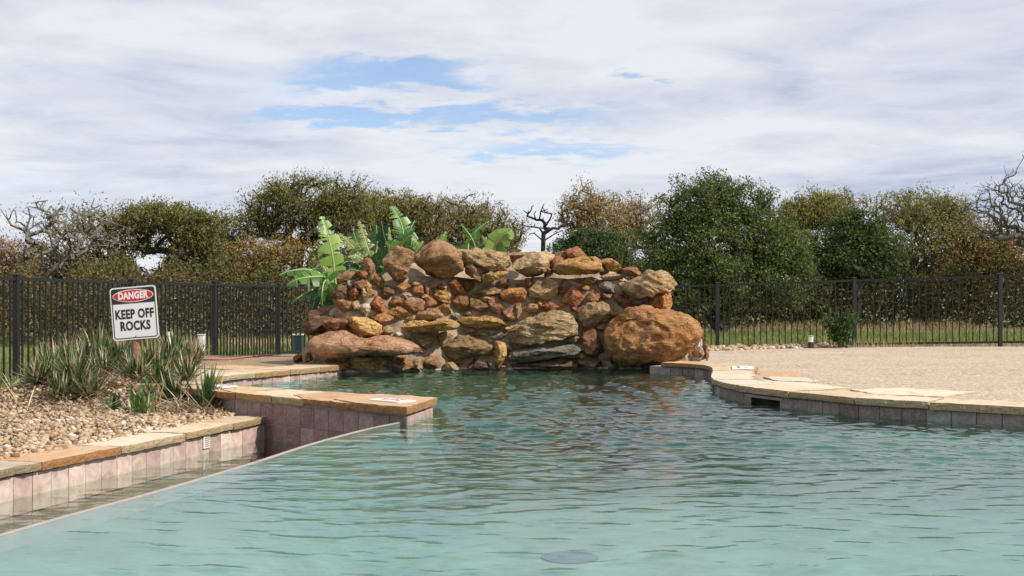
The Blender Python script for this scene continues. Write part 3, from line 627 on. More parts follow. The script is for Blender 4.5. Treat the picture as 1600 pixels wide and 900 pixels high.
while len(pts) < 9000:
    y = random.uniform(5.4, 11.0); x = random.uniform(-5.4, -1.9)
    if x > bed_r(y)+.02 or x < -.455*y-.15: continue
    if y > 9.4 and random.random() < (y-9.2)/1.5: continue
    edge = max(0, .10-(bed_r(y)-x))
    pts.append((x, y, float(bed_z(x, y))+random.uniform(-.004, .026)+.018))
pebbles('gravel', np.array(pts), .009, .027, 'tan river pebbles spread between the yuccas and the basin coping')
pts = []
for _ in range(1500):
    y = random.uniform(17.8, 21.8); x = random.uniform(1.7, 5.6)
    if x < deck_l(min(y, 21.2))+.25 and x < 1.5+ (y-16)*1.1+1.2: pts.append((x, y, max(float(ground_z(x, y)), float(deck_z(x, y))-.06)+.05))
pebbles('gravel', np.array(pts), .025, .075, 'pale stone rubble strip between the pebble deck and the fence')

# ------------------------------------------------------------------ rock pile
YB = [(-2.6, 14.2), (-2.2, 13.3), (-1.95, 12.95), (-1.6, 12.95), (-1.42, 13.02), (-1.04, 13.25), (-.57, 13.65), (.72, 13.72), (1.5, 13.62), (1.9, 13.5), (2.2, 13.7), (2.6, 14.5)]
TOPZ = [(-2.45, .05), (-2.3, .30), (-2.05, .58), (-1.75, .80), (-1.45, .98), (-1.2, 1.03), (1.0, 1.02), (1.45, .98), (1.75, .75), (1.95, .35), (2.15, .05)]
def yface(x, z): return interp(x, YB)+.16*max(z, 0)
rw = empty('rock_waterfall', (0, 13.9, 0), 'tall pile of rust and tan sandstone boulders mortared together behind the pool', 'rock waterfall')
OFF = Vector((0, 13.9, 0))
V = []; F = []; nxr = 170; prof_n = 80
for i in range(nxr+1):
    x = lerp(-2.42, 2.12, i/nxr); top = interp(x, TOPZ)
    for j in range(prof_n+1):
        t = j/prof_n
        if t < .62:
            z = lerp(-.9, top, t/.62); y = yface(x, z)
            y += .05*mnoise.fractal(Vector((x*5, z*5, 3)), .8, 2, 4)+.012; xx = x
        elif t < .85:
            q = (t-.62)/.23; y = yface(x, top)+1.25*q; z = top+(.24*float(sstep(.36, .6, q))*float(sstep(-1.9, -1.2, x)*(1-sstep(1.0, 1.6, x))))-.10*q+.05*mnoise.noise(Vector((x*3, y*3, 1)))
        else:
            q = (t-.85)/.15; y = yface(x, top)+1.25+.25*q; z = lerp(top-.12, -.9, q)
        V.append((x, y-OFF.y, z))
n = prof_n+1
F = [(i*n+j, (i+1)*n+j, (i+1)*n+j+1, i*n+j+1) for i in range(nxr) for j in range(prof_n)]+[tuple(range(n)), tuple(range(nxr*n, nxr*n+n))[::-1]]
me = mesh_pd('mortar_core', V, F, MAT['mortar'], True); bm = bmesh.new(); bm.from_mesh(me); bmesh.ops.recalc_face_normals(bm, faces=bm.faces); bm.to_mesh(me); bm.free()
obj('mortar_core', me, rw)
ORG = dict(A=(460, 370), B=(460, 470), C=(630, 370), D=(630, 470), E=(780, 380), F=(780, 470), G=(920, 380), H=(920, 470))
RC = dict(o=(.50, .235, .085), r=(.30, .125, .068), t=(.50, .34, .175), y=(.54, .31, .10), d=(.13, .07, .045), g=(.27, .25, .20), b=(.36, .19, .09), w=(.56, .48, .38), p=(.46, .25, .14), v=(.22, .23, .19), l=(.30, .20, .09), R=(.42, .16, .07))
def inside(u, v, poly):
    c = False
    for i in range(len(poly)):
        (x1, y1), (x2, y2) = poly[i], poly[i-1]
        if (y1 > v) != (y2 > v) and u < (x2-x1)*(v-y1)/(y2-y1)+x1: c = not c
    return c
ICO = {}
def icoverts(n):
    if n not in ICO:
        bm = bmesh.new(); bmesh.ops.create_icosphere(bm, subdivisions=n, radius=1); bm.verts.ensure_lookup_table()
        ICO[n] = (np.array([v.co[:] for v in bm.verts]), [tuple(v.index for v in f.verts) for f in bm.faces]); bm.free()
    return ICO[n]
rock_i = [0]; OUTL = []
def rock(crop, poly, col, ang=.5, proud=0.0, depth=None, name='rock', strata=0.0, facets=None, flake=None):
    """one stone: outline of its front, real thickness, chipped planes and weathered relief; ang 0 = rounded boulder, 1 = broken block"""
    ang = min(1, ang+.18) if ang > .4 else ang; rock_i[0] += 1; r = random.Random(rock_i[0]*13+5); ox, oy = ORG[crop]
    uv = [(ox+a/7.5, oy+b/7.5) for a, b in poly]; OUTL.append(uv); cu = sum(p[0] for p in uv)/len(uv); cv = sum(p[1] for p in uv)/len(uv)
    Y = 13.6
    for _ in range(4):
        q = P(cu, cv, Y); Y = yface(q.x, q.z)-proud
    c = P(cu, cv, Y); k = Y/FP; pl = [((a-cu)*k, -(b-cv)*k) for a, b in uv]
    w = max(p[0] for p in pl)-min(p[0] for p in pl); h = max(p[1] for p in pl)-min(p[1] for p in pl); mn = min(w, h); size = max(w, h)
    D = depth if depth else min(.42, .62*mn+.05)
    big = size > .30; IVb, IFb = icoverts(6 if flake else 5 if size > .6 else (4 if size > .16 else 3)); nz = lerp(1.0, .45, ang)
    n_ = len(pl); th = np.arctan2(IVb[:, 2], IVb[:, 0]); rad = np.zeros(len(th))
    ct, st_ = np.cos(th), np.sin(th)
    for i in range(n_):                              # distance from the centre to the outline in each direction
        (x1, z1), (x2, z2) = pl[i], pl[(i+1) % n_]; ex, ez = x2-x1, z2-z1
        den = ct*ez-st_*ex; den = np.where(abs(den) < 1e-9, 1e-9, den)
        t = (x1*ez-z1*ex)/den; s2 = (x1*st_-z1*ct)/den
        ok = (t > 0) & (s2 >= -1e-6) & (s2 <= 1+1e-6); rad = np.where(ok, np.maximum(rad, t), rad)
    rad = np.where(rad <= 0, mn*.4, rad)
    if ang < .6:                                     # ease the corners of weathered boulders
        o_ = np.argsort(th); rs_ = rad[o_]; kk = max(3, len(th)//26); pad = np.r_[rs_[-kk:], rs_, rs_[:kk]]
        rad2 = np.convolve(pad, np.ones(2*kk+1)/(2*kk+1), 'valid'); rad[o_] = lerp(rad2, rs_, ang)
    rho = np.sqrt(IVb[:, 0]**2+IVb[:, 2]**2); ex = lerp(.72, .52, ang); ry = IVb[:, 1]
    S = np.clip(rho, 0, 1)**ex*1.03
    Vx = np.stack([rad*ct*S, D*np.sign(ry)*np.abs(ry)**lerp(.95, .8, ang), rad*st_*S], 1)
    nf = facets+3 if facets is not None else int(lerp(5, 13, ang))
    for _ in range(nf):
        d = Vector((r.uniform(-1, 1), -r.uniform(.25, 1.1), r.uniform(-.9, 1))); d = Vector((d.x/(w*.5), d.y/D, d.z/(h*.5)))*mn; d.normalize(); d = np.array(d)
        pr = Vx @ d; hmax = pr.max()*r.uniform(lerp(.78, .55, ang), .92); over = np.maximum(0, pr-hmax); Vx -= over[:, None]*d[None]*lerp(.85, 1.0, ang)
    for ax, k_ in ((0, 0), (2, 1)):                  # keep the traced width and height after chipping
        lo, hi = min(p[k_] for p in pl), max(p[k_] for p in pl); a0, a1 = Vx[:, ax].min(), Vx[:, ax].max()
        Vx[:, ax] = lo+(Vx[:, ax]-a0)*(hi-lo)/(a1-a0); Vx[:, ax] *= 1.0 if name == 'boulder' else 1.08
    off = Vector((r.random()*50, r.random()*50, r.random()*50)); dn = IVb/np.maximum(np.linalg.norm(IVb, axis=1, keepdims=True), 1e-6)
    tilt = r.uniform(-.6, .6)
    for i in range(len(Vx)):
        q = Vector(Vx[i]); a = mnoise.fractal(q*(3.2/max(mn, .12)*.6)+off, .9, 2.1, 4)*mn*.075*nz+mnoise.fractal(q*15+off, .7, 2.1, 3)*.012-abs(mnoise.noise(q*7+off))*.03*min(1, mn*3)*nz
        if strata: a += strata*mnoise.fractal(Vector((q.x*2.2, q.y*2.2, (q.z+q.x*tilt)*(15+9*(off.x/50))))+off, .8, 2, 3)*.030
        vd = mnoise.voronoi(Vector((q.x*5.5, q.y*5.5, (q.z+q.x*tilt*.6)*10))+off)[0]; a += (.032*(min(vd[1]-vd[0], .5)-.25))*min(1, mn*3.5)*(1 if ang < .6 else .7)
        Vx[i] += dn[i]*a
    if flake:                                        # a spalled layer: the face steps in along a broken edge
        fp = [((ox+a_/7.5-cu)*k, -(oy+b_/7.5-cv)*k) for a_, b_ in flake]
        for i in range(len(Vx)):
            jx_ = .012*mnoise.noise(Vector(Vx[i])*30); x_, z_ = Vx[i][0]+jx_, Vx[i][2]-jx_
            if Vx[i][1] < 0 and inside(x_, z_, fp): Vx[i][1] += .028
    f = r.uniform(.88, 1.12)
    me = mesh_np(name, Vx, IFb, MAT['rock'], True)
    if ang > .45:
        try: me.set_sharp_from_angle(angle=R(24))
        except Exception: pass
    cc = RC[col]; o = obj(name, me, rw, Vector((c.x, c.y+D*.18, c.z))-OFF, None, tuple(x*f*1.28 for x in cc)); return o
K = rock
# crest boulders
K('A', [(1040,180),(1150,140),(1300,120),(1390,170),(1385,270),(1335,400),(1320,490),(1200,525),(1110,490),(1040,400),(1000,290),(1010,220)], 'b', .75, .16, .24, 'boulder', .3, 12)
K('A', [(1140,120),(1200,105),(1270,120),(1250,190),(1150,190)], 'o', .6, -.15)
K('C', [(110,160),(180,80),(320,25),(480,50),(580,110),(650,200),(720,320),(680,400),(550,470),(400,490),(290,450),(150,380),(110,300)], 'b', .25, .14, .36, 'boulder', .5, 6)
K('C', [(590,150),(760,140),(1040,140),(1200,170),(1275,260),(1240,340),(1150,400),(950,430),(800,400),(690,320)], 't', .3, .10, .32, 'boulder', .8, 6)
K('C', [(730,330),(820,300),(930,370),(930,470),(880,550),(830,480),(740,430)], 'b', .6, .22, .12)
K('C', [(950,460),(1050,430),(1200,405),(1225,440),(1130,490),(960,540),(920,530)], 'y', .7, .20, .12)
K('E', [(160,200),(380,110),(540,75),(660,130),(600,200),(560,300),(490,380),(330,395),(220,350),(150,270)], 't', .7, .12, .30, 'boulder', .5, 8)
K('E', [(580,170),(720,150),(770,190),(740,300),(600,300)], 'r', .7, 0); K('E', [(650,105),(780,95),(810,150),(790,200),(680,200)], 'r', .7, -.2)
K('E', [(110,110),(300,110),(330,200),(120,210)], 'b', .7, -.25); K('E', [(250,120),(420,95),(420,200),(250,200)], 'r', .7, -.35)
K('E', [(790,70),(920,45),(1030,160),(1000,220),(830,220),(800,120)], 'R', .8, -.05)
K('E', [(630,300),(700,240),(830,180),(1060,185),(1180,220),(1220,300),(1150,370),(900,380),(700,370)], 'y', .3, .14, .22, 'boulder', 1.0, 4)
K('E', [(1050,160),(1160,175),(1230,240),(1290,330),(1200,380),(1150,260)], 'b', .7, .0); K('E', [(1210,180),(1290,170),(1380,230),(1440,290),(1370,330),(1260,320)], 'o', .8, .02)
K('G', [(395,300),(470,285),(560,290),(610,350),(570,385),(420,375)], 'R', .6, .02); K('E', [(530,350),(570,300),(630,330),(610,385),(540,395)], 'r', .8, .06)
# left shoulder
K('A', [(800,265),(880,260),(925,310),(935,470),(890,500),(820,400),(795,320)], 'b', .7, .02); K('A', [(730,410),(840,385),(860,430),(810,465),(750,470)], 'o', .8, .06)
K('A', [(690,530),(760,495),(840,530),(830,595),(770,610),(685,585)], 'r', .8, .05); K('A', [(430,640),(560,555),(650,600),(630,720),(500,730),(420,705)], 'd', .6, .02)
K('A', [(520,450),(640,395),(730,420),(700,480),(580,520),(490,560)], 'b', .7, 0); K('A', [(640,640),(770,605),(770,690),(690,740),(635,710)], 'R', .8, .03)
K('A', [(770,650),(840,590),(910,660),(870,760),(790,730)], 't', .8, .03); K('A', [(835,510),(890,580),(930,680),(890,690),(825,590)], 'o', .9, .05)
K('A', [(865,780),(960,700),(1010,715),(1075,820),(1040,880),(900,870)], 'R', .8, .05); K('A', [(470,745),(620,720),(680,760),(760,850),(670,885),(540,910)], 'b', .8, .03)
K('A', [(655,770),(745,755),(765,850),(700,860)], 't', .8, .07); K('A', [(755,790),(880,785),(895,880),(860,950),(770,900)], 'w', .85, .06)
K('A', [(965,660),(1050,580),(1140,565),(1170,660),(1080,730),(985,705)], 'd', .6, 0); K('A', [(1130,545),(1230,525),(1355,570),(1345,625),(1280,655),(1200,610)], 'o', .85, .05)
K('A', [(1365,555),(1500,585),(1510,680),(1375,690)], 'R', .85, .05); K('A', [(1085,725),(1180,685),(1270,740),(1245,815),(1105,820)], 'b', .8, .03)
K('A', [(1255,800),(1370,690),(1490,755),(1510,850),(1400,890),(1290,855)], 'r', .9, .08); K('A', [(1050,850),(1160,805),(1285,835),(1330,900),(1310,960),(1180,945)], 'o', .85, .05)
K('A', [(930,440),(1000,430),(1060,540),(980,620),(920,560)], 'b', .6, -.02); K('A', [(590,520),(680,500),(690,590),(610,610)], 'w', .5, -.01)
K('B', [(890,155),(1000,105),(1145,200),(1100,240),(960,260)], 'o', .85, .05)
K('B', [(50,290),(190,130),(380,55),(490,75),(560,180),(440,340),(300,370),(100,400)], 'd', .35, .0, .34, 'boulder', .4); K('B', [(335,250),(460,205),(605,225),(610,315),(460,345),(345,315)], 'r', .6, .14)
K('B', [(560,185),(720,175),(860,205),(1015,300),(985,375),(760,425),(690,395),(610,280)], 'y', .9, .10, .16, 'rock', .8)
K('B', [(145,480),(300,385),(480,345),(600,365),(700,425),(850,425),(980,395),(1200,465),(1450,560),(1465,645),(1300,645),(1050,630),(700,645),(520,695),(350,695),(205,625),(155,540)], 'p', .2, .16, .30, 'boulder', .35, 3)
K('B', [(660,645),(880,675),(970,820),(850,850),(640,780)], 'y', .85, .06, .14); K('B', [(885,655),(1005,690),(1005,775),(950,770)], 'o', .8, .04); K('B', [(1005,670),(1090,615),(1165,650),(1120,705)], 'R', .7, .03)
K('B', [(1165,645),(1305,650),(1285,705),(1185,705)], 'o', .7, .03); K('B', [(1010,725),(1340,715),(1380,790),(1200,850),(1005,830)], 'b', .6, .05, .13); K('B', [(330,820),(480,765),(570,840),(540,900),(350,890)], 'y', .6, .10, .15)
K('B', [(1315,685),(1440,675),(1505,770),(1440,830),(1340,780)], 't', .7, .04); K('B', [(80,660),(180,605),(200,700),(110,715)], 't', .6, .25); K('B', [(-10,640),(70,630),(90,705),(0,725)], 'r', .6, .30)
K('B', [(1010,305),(1130,305),(1160,365),(1050,390)], 't', .4, .02); K('B', [(360,700),(600,690),(660,800),(560,850),(380,790)], 'b', .5, .02); K('B', [(590,700),(680,680),(670,790),(600,800)], 'b', .6, .02)
# middle field
K('C', [(215,580),(290,545),(325,620),(300,675),(225,665)], 't', .7, .03); K('C', [(90,520),(160,505),(210,550),(180,590),(100,560)], 't', .7, .03); K('C', [(290,530),(360,510),(380,580),(330,600)], 't', .5, .01)
K('C', [(380,580),(460,540),(490,620),(400,620)], 'r', .8, .03); K('C', [(475,560),(560,515),(640,505),(695,590),(730,685),(600,705),(535,640)], 'R', .9, .08)
K('C', [(685,540),(780,505),(840,570),(800,640),(715,625)], 'r', .85, .05); K('C', [(310,650),(400,605),(520,645),(550,700),(530,785),(455,775),(325,710)], 'y', .7, .06, None, 'rock', .8)
K('C', [(345,830),(440,765),(525,830),(550,900),(480,940),(375,890)], 'y', .8, .04); K('C', [(225,760),(310,715),(390,780),(290,850),(225,840)], 'R', .85, .05); K('C', [(190,680),(260,670),(310,710),(250,740)], 'o', .8, .03)
K('C', [(530,730),(640,685),(760,690),(770,790),(710,900),(560,890)], 'b', .7, .05); K('C', [(745,700),(900,715),(1010,820),(900,890),(760,850)], 'l', .6, .03)
K('C', [(825,640),(960,585),(1115,605),(1120,675),(960,695)], 't', .5, .05, None, 'rock', .6); K('C', [(1145,660),(1240,605),(1400,595),(1455,660),(1410,765),(1280,775),(1155,725)], 'o', .6, .08)
K('C', [(885,690),(1060,690),(1080,760),(960,770)], 't', .6, .02); K('C', [(1000,750),(1100,705),(1200,780),(1160,905),(1040,880)], 'r', .8, .05); K('C', [(1305,800),(1365,775),(1375,930),(1320,965)], 'o', .85, .06)
K('C', [(1425,485),(1505,485),(1505,585),(1435,585)], 'R', .85, .04); K('C', [(110,870),(260,835),(390,855),(455,930),(330,990),(140,975)], 't', .5, .08, .14, 'rock', .6); K('C', [(1080,500),(1230,490),(1240,560),(1110,590)], 'b', .6, .02)
K('D', [(-200,260),(0,235),(120,235),(300,255),(480,210),(600,245),(650,300),(560,335),(350,355),(150,375),(-100,345),(-175,295)], 'y', .5, .14, .20, 'rock', .6)
K('D', [(630,200),(800,185),(1000,175),(1130,225),(1195,300),(1100,345),(900,320),(720,280)], 'y', .7, .10, .16, 'rock', 1.0); K('D', [(125,430),(250,375),(355,415),(345,530),(280,580),(175,515)], 'l', .5, .03)
K('D', [(365,400),(520,345),(565,400),(480,495),(375,525)], 't', .6, .03); K('D', [(315,595),(520,430),(640,385),(860,385),(1055,490),(1065,655),(900,630),(700,670),(460,730),(360,665)], 'l', .55, .09, .22, 'boulder', .7, 7)
K('D', [(1055,480),(1185,485),(1220,590),(1185,700),(1110,790),(1065,680)], 'y', .6, .08); K('D', [(185,700),(290,625),(405,670),(410,780),(300,815),(215,770)], 'b', .6, .05); K('D', [(675,755),(830,675),(965,740),(990,810),(760,810)], 'd', .7, .05)
K('D', [(425,765),(560,715),(645,790),(560,830),(440,825)], 't', .6, .05); K('D', [(595,690),(685,665),(655,770),(610,750)], 'r', .8, .04); K('D', [(985,710),(1065,690),(1075,800),(975,800)], 'g', .6, .02)
K('D', [(735,335),(865,325),(865,375),(735,370)], 't', .5, .02); K('D', [(1015,400),(1150,365),(1195,430),(1060,450)], 'g', .5, .02); K('D', [(870,365),(1015,365),(1000,415)], 'l', .5, .02); K('D', [(10,380),(110,370),(115,460),(60,450)], 'l', .5, .0)
K('E', [(345,550),(440,455),(560,425),(675,455),(680,580),(645,665),(520,660),(375,625)], 't', .55, .07, .14, 'rock', .3); K('E', [(305,425),(395,425),(395,485),(315,495)], 'R', .85, .03); K('E', [(0,430),(100,430),(110,510),(20,520)], 'b', .5, .0)
K('E', [(690,500),(770,425),(865,510),(790,560),(690,585)], 'r', .9, .06); K('E', [(695,625),(830,535),(930,490),(1005,610),(995,705),(900,750),(820,700),(705,670)], 'R', .9, .07); K('E', [(1015,620),(1100,540),(1215,640),(1180,700),(1095,705)], 'R', .85, .06)
K('E', [(1195,565),(1310,575),(1340,620),(1220,650)], 'r', .8, .03); K('E', [(1150,450),(1280,425),(1395,560),(1340,595),(1175,525)], 'g', .6, .03); K('E', [(845,420),(1130,400),(1160,465),(1000,480)], 'b', .5, .02); K('E', [(1180,385),(1330,355),(1480,370),(1440,420),(1250,430)], 't', .5, .02)
K('E', [(485,710),(580,685),(705,740),(640,790),(505,795)], 'R', .8, .05); K('E', [(255,740),(400,685),(455,760),(430,815),(265,800)], 'o', .7, .04); K('E', [(15,800),(150,735),(190,800),(225,890),(60,910)], 'b', .6, .03); K('E', [(825,740),(945,745),(935,805),(860,810)], 'r', .8, .03)
K('E', [(1400,470),(1500,440),(1540,520),(1450,560)], 't', .5, .0)
K('F', [(925,120),(1050,40),(1250,10),(1370,25),(1405,150),(1300,235),(1130,305),(1005,275)], 't', .45, .10, .18, 'rock', .5); K('F', [(85,400),(200,265),(300,205),(480,135),(660,105),(850,165),(925,270),(905,405),(750,445),(560,475),(420,515),(300,535),(175,485)], 't', .45, .16, .26, 'boulder', .9, 5)
K('F', [(755,430),(880,365),(955,420),(935,485),(785,485)], 'l', .6, .04); K('F', [(145,600),(300,555),(550,565),(930,500),(965,560),(905,645),(600,665),(350,715),(165,695)], 'v', .6, .10, .18, 'rock', .9); K('F', [(165,715),(420,690),(900,675),(910,800),(500,815),(195,805)], 'd', .5, .04, .14)
K('F', [(945,380),(1000,295),(1100,295),(1185,430),(1235,610),(1150,645),(1045,615),(975,480)], 'r', .7, .08); K('F', [(925,690),(1080,655),(1205,720),(1220,800),(935,805)], 'd', .7, .05); K('F', [(75,490),(150,485),(165,585),(85,600)], 'g', .6, .02); K('F', [(1210,690),(1330,660),(1400,740),(1380,810),(1220,800)], 'g', .6, .03)
K('G', [(390,500),(600,370),(720,320),(860,325),(960,385),(1050,455),(1005,535),(940,595),(700,625),(580,645),(470,570)], 't', .35, .16, .26, 'boulder', 1.0, 5); K('G', [(725,580),(850,535),(925,560),(995,710),(960,770),(830,750),(715,705)], 'o', .85, .10)
K('G', [(305,650),(400,605),(515,660),(505,735),(400,780),(325,715)], 'r', .8, .04); K('G', [(505,670),(620,645),(680,700),(560,740)], 'g', .5, .02); K('G', [(345,560),(420,515),(445,600),(360,610)], 'b', .7, .02)
K('H', [(170,390),(240,255),(380,155),(520,85),(640,65),(800,92),(980,115),(1180,195),(1315,310),(1340,420),(1255,505),(1155,610),(950,700),(700,720),(550,750),(300,700),(235,605)], 'o', .12, .22, .38, 'boulder', .10, -2, [(320,300),(350,265),(420,225),(540,210),(575,250),(640,255),(700,215),(760,240),(900,330),(930,430),(900,455),(770,465),(640,470),(580,495),(530,535),(370,545),(350,470),(385,380),(380,340)])
K('H', [(1225,590),(1310,555),(1345,620),(1315,695),(1235,695)], 'r', .8, .10); K('H', [(1325,445),(1395,530),(1415,650),(1390,700),(1335,580)], 'b', .8, .10); K('H', [(1190,500),(1340,450),(1380,680),(1240,710),(1130,690)], 'w', .4, -.03)
K('H', [(765,755),(880,735),(890,840),(775,840)], 'g', .6, .03); K('H', [(610,715),(700,695),(730,800),(620,800)], 'd', .6, .02); K('H', [(900,700),(1010,670),(1120,690),(1000,740),(900,780)], 't', .6, .05); K('H', [(350,740),(500,730),(520,820),(360,820)], 'g', .6, .02)

# small stones packed into the mortar between the others
frnd = random.Random(3); done = []
for _ in range(4000):
    u, v = frnd.uniform(500, 1060), frnd.uniform(436, 576); Rr = frnd.uniform(5, 9)
    q = P(u, v, 13.6)
    if q.z > interp(q.x, TOPZ)-.06: continue
    if any(inside(u+Rr*.8*math.cos(a), v+Rr*.8*math.sin(a), pl) for pl in OUTL for a in (0, 1.05, 2.1, 3.14, 4.2, 5.2)): continue
    if any(math.hypot(u-a, v-b) < Rr+c*.9 for a, b, c in done): continue
    done.append((u, v, Rr)); n_ = 7
    K('A', [((u-460+Rr*frnd.uniform(.75, 1.25)*math.cos(-k*6.283/n_)*1.2)*7.5, (v-370+Rr*frnd.uniform(.75, 1.2)*math.sin(-k*6.283/n_)*.85)*7.5) for k in range(n_)], frnd.choice('ttgblyyowt'), .7, .02)
    if len(done) > 85: break

# ------------------------------------------------------------------ fences
def fence(name, posts, label, gap_left=False):
    f = empty(name, (posts[0][0], posts[0][1], posts[0][2]), label, 'fence'); O = Vector(posts[0][:3])
    for (x, y, z0, z1) in posts:
        mb = MB(); mb.box(Vector((x, y, (z0-.15+z1)/2))-O, (.062, .062, z1-z0+.15)); po = mb.build('post', MAT['fence'], f); bevel_mesh(po.data, .004)
        mb = MB(); c = Vector((x, y, z1))-O; h = .036
        mb.add([c+Vector(v) for v in ((-h, -h, 0), (h, -h, 0), (h, h, 0), (-h, h, 0), (-h, -h, .012), (h, -h, .012), (h, h, .012), (-h, h, .012), (0, 0, .03))], [(0, 3, 2, 1), (0, 1, 5, 4), (1, 2, 6, 5), (2, 3, 7, 6), (3, 0, 4, 7), (4, 5, 8), (5, 6, 8), (6, 7, 8), (7, 4, 8)])
        mb.build('cap', MAT['fence'], po)
    for p, q in zip(posts[:-1], posts[1:]):
        a = Vector((p[0], p[1])); b = Vector((q[0], q[1])); d = (b-a); L = d.length; t = d.normalized(); ang = math.atan2(t.y, t.x)
        za, zb = p[3]-.035, q[3]-.035; ba, bb = p[2]+.06, q[2]+.06; RZ_ = Matrix.Rotation(ang, 3, 'Z')
        for z_0, z_1, hh in ((za, zb, .038), (ba, bb, .036)):
            pit = math.atan2(z_1-z_0, L); mb = MB(); mb.box(Vector(((a.x+b.x)/2, (a.y+b.y)/2, (z_0+z_1)/2))-O, (L-.064, .034, hh), RZ_ @ Matrix.Rotation(-pit, 3, 'Y')); mb.build('rail', MAT['fence'], f)
        N = round(L/.111); me = None
        for i in range(1, N):
            tt = i/N; c = a.lerp(b, tt); zt = lerp(za, zb, tt); zb_ = lerp(ba, bb, tt)
            if me is None: mb = MB(); mb.box((0, 0, 0), (.018, .018, zt-zb_-.01)); me = mesh_pd('picket', mb.V, mb.F, MAT['fence'])
            obj('picket', me, f, Vector((c.x, c.y, (zt+zb_)/2))-O, (0, 0, ang))
    return f
fence('metal_fence', [(-5.95, 10.97, -.16, 1.045), (-5.43, 13.32, -.163, 1.045), (-4.91, 15.67, -.165, 1.035), (-4.40, 17.97, -.166, 1.045), (-3.905, 20.33, -.161, 1.05), (-2.65, 22.43, -.15, .98), (-.3, 22.9, -.15, 1.0)], 'black metal picket fence running behind the danger sign and yuccas')
fence('metal_fence', [(1.30, 22.55, -.13, 1.05), (3.73, 22.08, -.12, 1.085), (6.10, 21.66, -.06, 1.165), (8.39, 20.9, .0, 1.225), (10.7, 20.1, .04, 1.27)], 'black metal picket fence behind the pebble deck')

# ------------------------------------------------------------------ sign
sx, sy, sz = -3.26, 10.5, .665
sg = empty('danger_sign', (sx, sy, float(bed_z(sx, sy))), 'white danger sign reading keep off rocks on a short post among yuccas', 'sign')
pt = MB(); pt.tube([(0, .045, -.1), (.004, .045, .3), (.01, .05, sz-float(bed_z(sx, sy))+.1)], [.045, .043, .04], 14); pt.build('post', MAT['wood'], sg, True)
def rrect(w, h, r, n=6):
    return [(cx+r*math.cos(a0+k*math.pi/2/n), cy+r*math.sin(a0+k*math.pi/2/n)) for cx, cy, a0 in ((w/2-r, h/2-r, 0), (-w/2+r, h/2-r, math.pi/2), (-w/2+r, -h/2+r, math.pi), (w/2-r, -h/2+r, 1.5*math.pi)) for k in range(n+1)]
def flat(poly, y0, y1):
    n = len(poly); V = [(p[0], y0, p[1]) for p in poly]+[(p[0], y1, p[1]) for p in poly]
    return V, [tuple(range(n)), tuple(range(n, 2*n))[::-1]]+[(i, n+i, n+(i+1) % n, (i+1) % n) for i in range(n)]
W_, H_ = .408, .456
pn = obj('panel', mesh_pd('panel', *flat(rrect(W_, H_, .03), -.002, .002), MAT['signwhite']), sg, (0, 0, sz-float(bed_z(sx, sy))), (0, R(-4.6), R(-4)))
def layer(name, poly, y, mat): return obj(name, mesh_pd(name, *flat(poly, y-.0004, y+.0004), mat), pn)
def ring(name, po, pi, y, mat):
    n = len(po); V = [(p[0], y, p[1]) for p in po]+[(p[0], y, p[1]) for p in pi]; return obj(name, mesh_pd(name, V, [(i, (i+1) % n, n+(i+1) % n, n+i) for i in range(n)], mat), pn)
ring('border', rrect(W_-.022, H_-.022, .024), rrect(W_-.038, H_-.038, .017), -.0032, MAT['signblack'])
top0, top1 = H_/2-.013, H_/2-.142; hp = [(p[0], p[1]) for p in rrect(W_-.024, H_-.024, .024) if p[1] > 0]; hp = [(W_/2-.012, top1)]+hp+[(-W_/2+.012, top1)]
layer('header', hp, -.0042, MAT['signblack'])
ell = lambda a, b, cz: [(a*math.cos(2*math.pi*k/48), cz+b*math.sin(2*math.pi*k/48)) for k in range(48)]
cz = (top0+top1)/2
layer('oval_rim', ell(.181, .055, cz), -.0056, MAT['signwhite']); layer('oval', ell(.174, .0485, cz), -.0070, MAT['signred'])
def text(s, size, x, z, mat, y, sxx, bold):
    c = bpy.data.curves.new('lettering', 'FONT'); c.body = s; c.size = size; c.align_x = 'CENTER'; c.align_y = 'CENTER'; c.offset = bold; c.space_character = 1.06; c.materials.append(mat); c.resolution_u = 3
    t_o = bpy.data.objects.new('text_source', c); link(t_o); bpy.context.view_layer.update(); me = bpy.data.meshes.new_from_object(t_o.evaluated_get(bpy.context.evaluated_depsgraph_get())); bpy.data.objects.remove(t_o)
    if not me.materials: me.materials.append(mat)
    o = obj('lettering', me, pn, (x, y, z), (R(90), 0, 0)); o.scale = (sxx, 1, 1); return o
text('DANGER', .080, 0, cz, MAT['signwhite'], -.0084, .78, .0042); text('KEEP OFF', .108, 0, -.010, MAT['signblack'], -.0034, .72, .0042); text('ROCKS', .108, 0, -.112, MAT['signblack'], -.0034, .74, .0042)
for z in (H_/2-.020, -H_/2+.030):
    mb = MB(); mb.tube([(0, -.002, z), (0, -.0085, z)], .006, 10); mb.build('bolt', MAT['metal'], pn)

